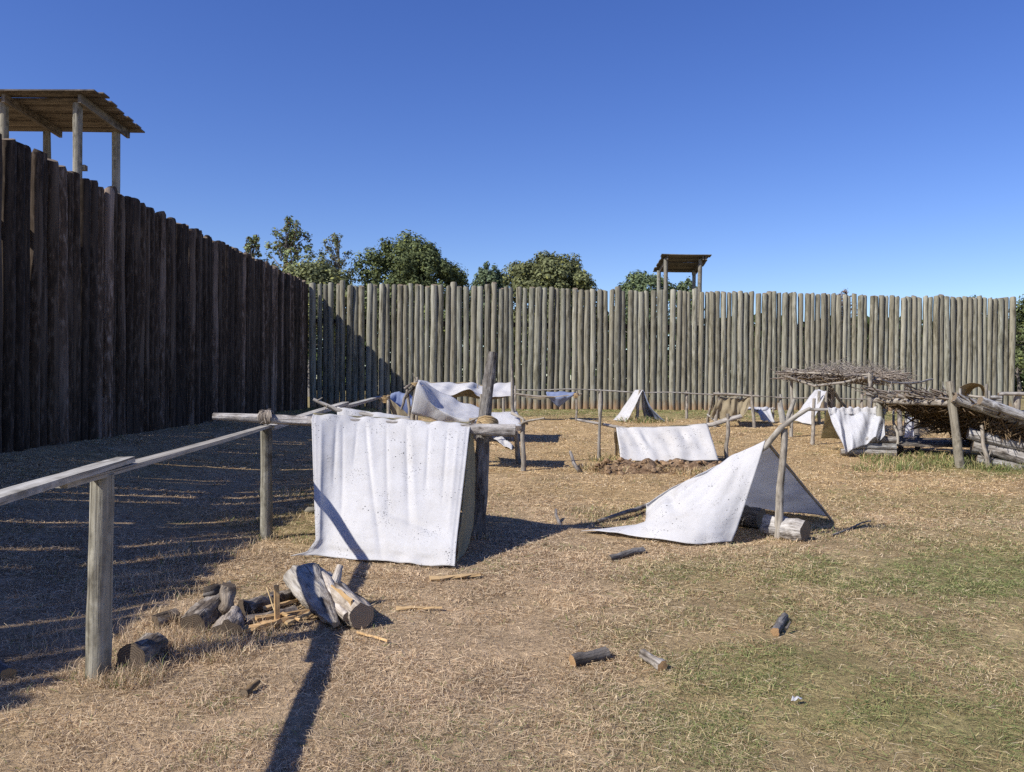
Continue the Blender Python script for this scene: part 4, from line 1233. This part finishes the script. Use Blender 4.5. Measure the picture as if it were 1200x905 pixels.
pts = [catmull(pts, i / 14) for i in range(15)]
b.tube(pts, [.07, .095, .108, .113, .112, .108, .104, .10, .092, .085, .076, .066, .055, .042, .022], 24, .05, True, 1, 31, .8, 4, .38, .12)
b.build('slab', WBk, fl2)
b = MB(); b.limb(s0.lerp(s1, .25) + Vector((.09, .03, .05)), s1 + Vector((.06, .05, .03)), .04, .03, .05, 6, 9); b.build('ridge', WBk, fl2)

def logat(label, a, c, r0, r1, mats, lift=None, name='log', group='logs of the wood pile', **kw):
    p = gp(*a); q = gp(*c)
    p = p + Vector((0, r0 * .6, (r0 if lift is None else lift) * .92)); q = q + Vector((0, r1 * .6, (r1 if lift is None else lift) * .92))
    return cut_log(name, label, p, q, r0, r1, mats, group=group, **kw)
logat('short cut log with a dark round end facing the camera', (221, 752), (254, 722), .078, .075, GBk, seed=5)
hb_ = logat('hollow curled grey bark piece beside the dark round log end', (262, 756), (272, 735), .07, .055, GBk, seed=6, lump=.4)
kk = gp(246, 742)
cut_log('weathered_stump', 'upright weathered root piece between the round log and the curled bark', kk + Vector((.0, .12, .0)), kk + Vector((.05, .16, .235)), .05, .035, GBk, group='logs of the wood pile', cat='stump', lump=.6, seed=9, bend=.1)
cut_log('weathered_stump', 'short weathered knot of wood on top of the round log', gp(232, 728) + Vector((0, .1, .14)), gp(255, 726) + Vector((.03, .15, .17)), .035, .028, GBk, group='logs of the wood pile', cat='stump', lump=.5, seed=19, bend=.1)
logat('chunky log end in straw beside the near fence post', (148, 794), (180, 770), .078, .066, [M['rotten'], M['end_dark']], seed=7, lump=.28)
logat('small pale log half buried in straw behind the round log', (180, 738), (206, 728), .045, .04, GBk, seed=8)
logat('grey log lying behind the kindling sticks', (284, 724), (320, 712), .05, .05, GBk, seed=10)
logat('slim grey log under the kindling sticks', (284, 737), (345, 723), .032, .034, GBk, seed=11)
logat('rounded grey log touching the bark slab from behind', (312, 716), (345, 703), .05, .045, GBk, seed=12)
kd = [((284, 748), (345, 735), .045, .024), ((300, 735), (372, 724), .03, .018), ((310, 722), (360, 710), .025, .016), ((335, 741), (378, 722), .022, .015), ((330, 730), (352, 738), .02, .014)]
lb = ['broad split orange board nearest the camera in the kindling', 'long split stick crossing the middle of the kindling', 'thin split stick at the back of the kindling', 'slanted split stick ending under the bark slab', 'short split stick in the centre of the kindling']
for (a, c, w_, h_), l_ in zip(kd, lb):
    p = gp(*a, lift=.05); q = gp(*c, lift=.055)
    b = MB(); b.box(p, q, w_, h_, twist=.5, capmat=0, jag=.4, segs=7); b.build('kindling_stick', M['split'], None, l_, 'stick', 'split kindling', origin=gp(*a))
p = gp(325, 737); b = MB(); b.box(p, at(324, 686, p.y + .02), .028, .02, capmat=0, twist=.3); b.build('wooden_stake', M['split'], None, 'short orange stake standing upright in the kindling', 'stake', origin=p)
for i, (a, c, l_) in enumerate((((312, 712), (322, 728), 'thin straw coloured splinter leaning on the upright stake'), ((345, 728), (366, 716), 'thin splinter between the kindling and the bark slab'))):
    p = gp(*a, lift=.14 if i == 0 else .05); q = gp(*c, lift=.05); b = MB(); b.tube([p, q], [.005, .004], 5, 0, False); b.build('splinter', M['rope'], None, l_, 'stick', 'split kindling', origin=gp(*c))
for a, c, w_, h_, l_ in (((504, 681), (562, 677), .06, .014, 'flat pale wood chip lying below the tent corner'), ((464, 716), (518, 715), .035, .012, 'narrow pale wood chip right of the split log'), ((419, 744), (455, 755), .014, .01, 'thin pale stick in front of the split log')):
    p = gp(*a, lift=.02); q = gp(*c, lift=.022); b = MB(); b.box(p, q, w_, h_, capmat=0, twist=.3, jag=.5, segs=6); b.build('wood_chip', M['split'], None, l_, 'wood chip', 'pale wood chips', origin=gp(*a))
p = gp(286, 818, .02); q = gp(303, 806, .03); b = MB(); b.limb(p, q, .022, .012, .05, 4, 8); b.build('bark_chip', [M['thatch'], M['end_old']], None, 'small bark chip alone in the straw below the wood pile', 'bark', origin=p)
cut_log('log', 'end of a small grey log at the left edge in shade', gp(-18, 775, .03), gp(10, 797, .03), .035, .03, [M['bark'], M['end_fresh']], seed=14)
b = MB(); sc_ = gp(365, 603)
b.tube([sc_ + Vector((-.07, 0, .02)), sc_ + Vector((-.03, 0, .04)), sc_ + Vector((.03, 0, .04)), sc_ + Vector((.07, 0, .02))], [.02, .05, .045, .02], 9, .2, True, 0, 3, .7, 1, .3)
b.build('stone', M['post'], None, 'grey stone on the ground left of the big white tent', 'stone', origin=sc_)

# small logs strewn on the right
logat('short bark covered log with a fresh orange cut at its left end', (671, 784), (711, 776), .031, .034, [M['bark'], M['end_fresh']], group='small logs strewn on the grass', seed=15, bend=.01)
logat('short pale barkless log with an orange cut facing the camera', (777, 790), (754, 775), .028, .027, [M['grey_bark'], M['end_fresh']], group='small logs strewn on the grass', seed=16, bend=.01)
logat('short knobby dark log lying alone on the right', (909, 748), (921, 729), .026, .026, [M['bark'], M['end_fresh']], group='small logs strewn on the grass', seed=17)
logat('long thin dark log in front of the wedge tent', (714, 656), (754, 648), .025, .026, [M['bark'], M['end_old']], group='small logs strewn on the grass', seed=18)
b = MB(); b.limb(gp(921, 745, .03), gp(926, 742, .06), .010, .006, .05, 3, 6); b.build('twig', M['bark'], None, 'stub of a twig beside the knobby dark log', 'twig', origin=gp(921, 745))
sp_ = thing('paper_scrap', 'tiny white scrap on the grass at lower right', 'litter', gp(933, 827))
cloth('scrap', [[gp(927, 828, .03), gp(940, 826, .035)], [gp(928, 825, .04), gp(939, 824, .03)]], sp_, M['white_cloth'], 6, 4, 2, .004, .01, 40, thick=.001)
b = MB(); b.limb(gp(679, 554, .02), gp(668, 545, .22), .035, .025, .04, 5, 7); b.build('stub_stick', [M['bark'], M['end_old']], None, 'slanted dark stub sticking out of the ground mid yard', 'stick', origin=gp(679, 554))
b = MB(); b.limb(gp(656, 617, -.05), gp(651, 607, .1), .022, .015, .04, 4, 7); b.build('stub_stick', [M['bark'], M['end_old']], None, 'small dark stub in the shadow right of the big tent', 'stick', origin=gp(656, 617))
b = MB(); b.limb(gp(975, 630, .02), gp(1020, 612, .02), .012, .008, .04, 5, 6); b.build('twig', [M['bark'], M['end_old']], None, 'thin fallen branch on the grass right of the wedge tent', 'twig', origin=gp(1000, 620))
for px, py, r_, n_, h_, g_ in ((150, 797, .16, 420, .13, .1), (165, 797, .14, 380, .17, .1), (225, 762, .15, 380, .18, .05), (262, 768, .14, 330, .16, .05), (215, 768, .2, 520, .15, .05), (235, 750, .2, 420, .17, .05), (280, 748, .2, 420, .15, .05), (200, 760, .22, 500, .15, .05), (240, 760, .15, 450, .14, .05), (270, 765, .18, 380, .12, .05), (300, 750, .2, 380, .09, .05), (190, 745, .25, 520, .15, .05), (345, 745, .15, 220, .08, .05), (430, 745, .12, 150, .06, .05), (150, 800, .12, 180, .08, .8), (225, 725, .15, 300, .14, .05),
                         (255, 820, .12, 120, .05, .9), (240, 835, .15, 140, .05, .8), (250, 885, .10, 140, .06, .95), (500, 878, .07, 90, .05, .95), (310, 860, .08, 70, .05, .8), (40, 840, .3, 260, .10, .1), (240, 650, .5, 700, .14, .1), (180, 690, .5, 700, .14, .1), (310, 610, .5, 500, .12, .1), (345, 580, .5, 420, .10, .4), (100, 740, .4, 500, .13, .1), (780, 600, .5, 400, .12, .5), (700, 600, .4, 260, .10, .5)):
    p = gp(px, py); TUFTS.append((p.x, p.y, r_, n_, h_, g_))
make_grass()

# ------------------------------------------------------------------ trees behind the stockade
def tree(name, label, px, top_py, Y, width, kind, seed, leaf=.24, n=9000, bottom=.25, colr=(.055, .075, .028), group='trees behind the stockade'):
    rr = np.random.default_rng(seed); r2 = random.Random(seed)
    topp = at(px, top_py, Y)
    gz = .45
    Ht = topp.z - gz
    root = thing(name, label, 'tree', (topp.x, Y, gz), group)
    w = width * Y / F / 2
    cz0 = Ht * bottom
    b = MB(); tr_r = .02 * Ht + .05
    trunk_top = Vector((topp.x + r2.uniform(-.3, .3), Y, gz + Ht * (.86 if kind == 'airy' else .7)))
    b.limb((topp.x, Y, gz - .1), trunk_top, tr_r, tr_r * .25, .03, 8, 8)
    cl = []
    if kind == 'round':
        for i in range(230):
            v = rr.normal(size=3); v /= np.linalg.norm(v)
            v[2] = v[2] if v[2] > -.5 else -v[2]
            rad = rr.uniform(.78, .95) if rr.random() < .70 else rr.uniform(.25, .8)
            rad *= 1 + .22 * mnoise.noise(Vector((v[0] * 2.1 + seed * 7, v[1] * 2.1, v[2] * 2.1)))
            cl.append((v * rad, rr.uniform(.09, .17)))
    elif kind == 'pine':
        for i in range(70):
            v = rr.normal(size=3); v /= np.linalg.norm(v)
            cl.append((v * rr.uniform(.35, .95), rr.uniform(.09, .17)))
    else:
        for i in range(150):
            t = rr.random() ** .8; a = rr.uniform(0, 6.28); q = (math.sin(PI * (t * .80 + .16)) ** .8) * rr.uniform(.15, 1.0)
            cl.append((np.array([math.cos(a) * q, math.sin(a) * q, t * 2 - 1]), rr.uniform(.05, .12)))
    hz = (Ht - cz0) / 2; cen = np.array([topp.x, Y, gz + cz0 + hz * .97])
    S = np.array([w * .92, w * .92, hz * .92])
    wsum = sum(c[1] ** 2 for c in cl)
    P = []; Nn = []; sh = []
    for v, r in cl:
        m_ = max(8, int(n * r * r / wsum))
        q = rr.normal(size=(m_, 3)); q /= np.linalg.norm(q, axis=1)[:, None]
        rad = (rr.random(m_) ** .45)[:, None] * r
        sc = np.array([w, w, min(hz, w * 1.1)]) * 1.15
        P.append(cen + v * S + q * rad * sc)
        Nn.append(q * (1.6 if kind == 'round' else .8) + v / (np.linalg.norm(v) + .1) * .6 + rr.normal(size=(m_, 3)) * .55 + np.array([0, 0, .3])); sh.append(np.full(m_, rr.uniform(.75, 1.25)))
        if kind != 'round' and rr.random() < .4 or (kind == 'round' and rr.random() < .25):
            e = cen + v * S
            t = max(.2, min(.95, (e[2] - gz) / (trunk_top.z - gz) - .12))
            s_ = Vector((topp.x, Y, gz)).lerp(trunk_top, t)
            b.limb(s_, Vector(e), tr_r * .28 * (1.1 - t) + .03, .015, .05, 5, 5)
    b.build('trunk', [M['bark'], M['end_old']], root)
    P = np.concatenate(P); Nn = np.concatenate(Nn); sh = np.concatenate(sh)
    Nn /= np.linalg.norm(Nn, axis=1)[:, None]
    k = len(P)
    a = rr.normal(size=(k, 3)); t1 = np.cross(Nn, a); t1 /= np.linalg.norm(t1, axis=1)[:, None]; t2 = np.cross(Nn, t1)
    L = leaf * rr.uniform(.6, 1.3, k)[:, None]
    V = np.stack([P - t1 * L * .5, P + t2 * L * .28, P + t1 * L * .5, P - t2 * L * .28], 1).reshape(-1, 3) - np.array([topp.x, Y, gz])
    C = 2.6 * np.array(colr)[None] * (sh * rr.uniform(.6, 1.5, k))[:, None]
    yel = rr.random(k) < .12
    C[yel] *= np.array([1.4, 1.3, .9])
    if kind == 'airy':
        br = rr.random(k) < .25; C[br] = np.array([.16, .10, .05]) * rr.uniform(.6, 1.2, (br.sum(), 1))
    me = mesh_np('crown', V, np.arange(4 * k), np.full(k, 4), np.repeat(np.clip(C, 0, .5), 4, axis=0), M['leaf'])
    o = bpy.data.objects.new('crown', me); o.parent = root; col.objects.link(o)
    return root

tree('deciduous_tree', 'airy thin leaved tree with open crown left of the wall corner', 340, 249, 52, 96, 'airy', 1, .20, 5200, .30, (.075, .09, .045))
tree('deciduous_tree', 'half bare airy tree just above the corner of the stockade', 392, 266, 54, 70, 'airy', 2, .18, 2300, .30, (.075, .085, .045))
tree('deciduous_tree', 'thin leaved treetop just above the left wall near the corner', 298, 270, 50, 56, 'airy', 3, .20, 2600, .30, (.075, .09, .045))
tree('shrubby_tree', 'low bushy tree filling the corner between the two walls', 366, 297, 47, 130, 'round', 4, .22, 18000, .15, (.060, .066, .034))
tree('broadleaf_tree', 'large dense dark green tree left of the small pine', 485, 272, 56, 150, 'round', 5, .24, 36000, .12, (.044, .053, .025))
tree('pine_tree', 'small rounded pine between the two large dense trees', 573, 302, 66, 56, 'round', 6, .24, 9000, .35, (.048, .062, .036))
tree('broadleaf_tree', 'large smooth domed green tree above the middle of the far wall', 648, 292, 56, 136, 'round', 7, .24, 36000, .20, (.055, .060, .030))
tree('pine_tree', 'loose pine treetop behind the distant guard tower', 757, 315, 64, 92, 'round', 8, .26, 9000, .35, (.048, .062, .034))
tree('pine_tree', 'narrow pine tip just right of the distant guard tower posts', 806, 321, 68, 40, 'round', 9, .26, 4000, .4, (.048, .062, .034))
tree('bare_tree', 'faint bare twiggy treetop above the right part of far wall', 990, 336, 78, 34, 'airy', 10, .18, 420, .5, (.10, .07, .065))
tree('pine_tree', 'tiny treetop just above the far wall towards the right end', 1140, 343, 80, 34, 'round', 11, .26, 3000, .4, (.05, .075, .032))
tree('broadleaf_tree', 'dark green tree past the right end of the far wall', 1226, 335, 52, 110, 'round', 12, .22, 14000, .04, (.044, .053, .025))
tree('broadleaf_tree', 'second dark tree filling the gap beyond the right wall end', 1196, 372, 66, 80, 'round', 13, .26, 9000, .02, (.044, .053, .025))

# the far edge of the wood, seen only through the chinks and past the wall's end
def far_wood():
    n = 26000
    rr = np.random.default_rng(50)
    x = rr.uniform(-45, 95, n); y = rr.uniform(84, 92, n)
    top = 7.2 + 1.4 * vnoise(x, y * 0, .22, 3)
    z = .45 + top * rr.random(n) ** .8
    P = np.stack([x, y, z], 1)
    d = rr.normal(size=(n, 3)); d /= np.linalg.norm(d, axis=1)[:, None]
    e = np.cross(d, rr.normal(size=(n, 3))); e /= np.linalg.norm(e, axis=1)[:, None]
    L = rr.uniform(.3, .7, n)[:, None]
    V = np.stack([P - d * L, P + e * L * .6, P + d * L, P - e * L * .6], 1).reshape(-1, 3)
    C = np.array([.07, .095, .04])[None] * rr.uniform(.5, 1.5, (n, 1))
    me = mesh_np('distant_wood', V, np.arange(4 * n), np.full(n, 4), np.repeat(C, 4, axis=0), M['leaf'])
    o = bpy.data.objects.new('distant_wood', me); col.objects.link(o)
    tag(o, 'distant edge of woodland beyond the far wall', 'wood', kind='stuff')
far_wood()
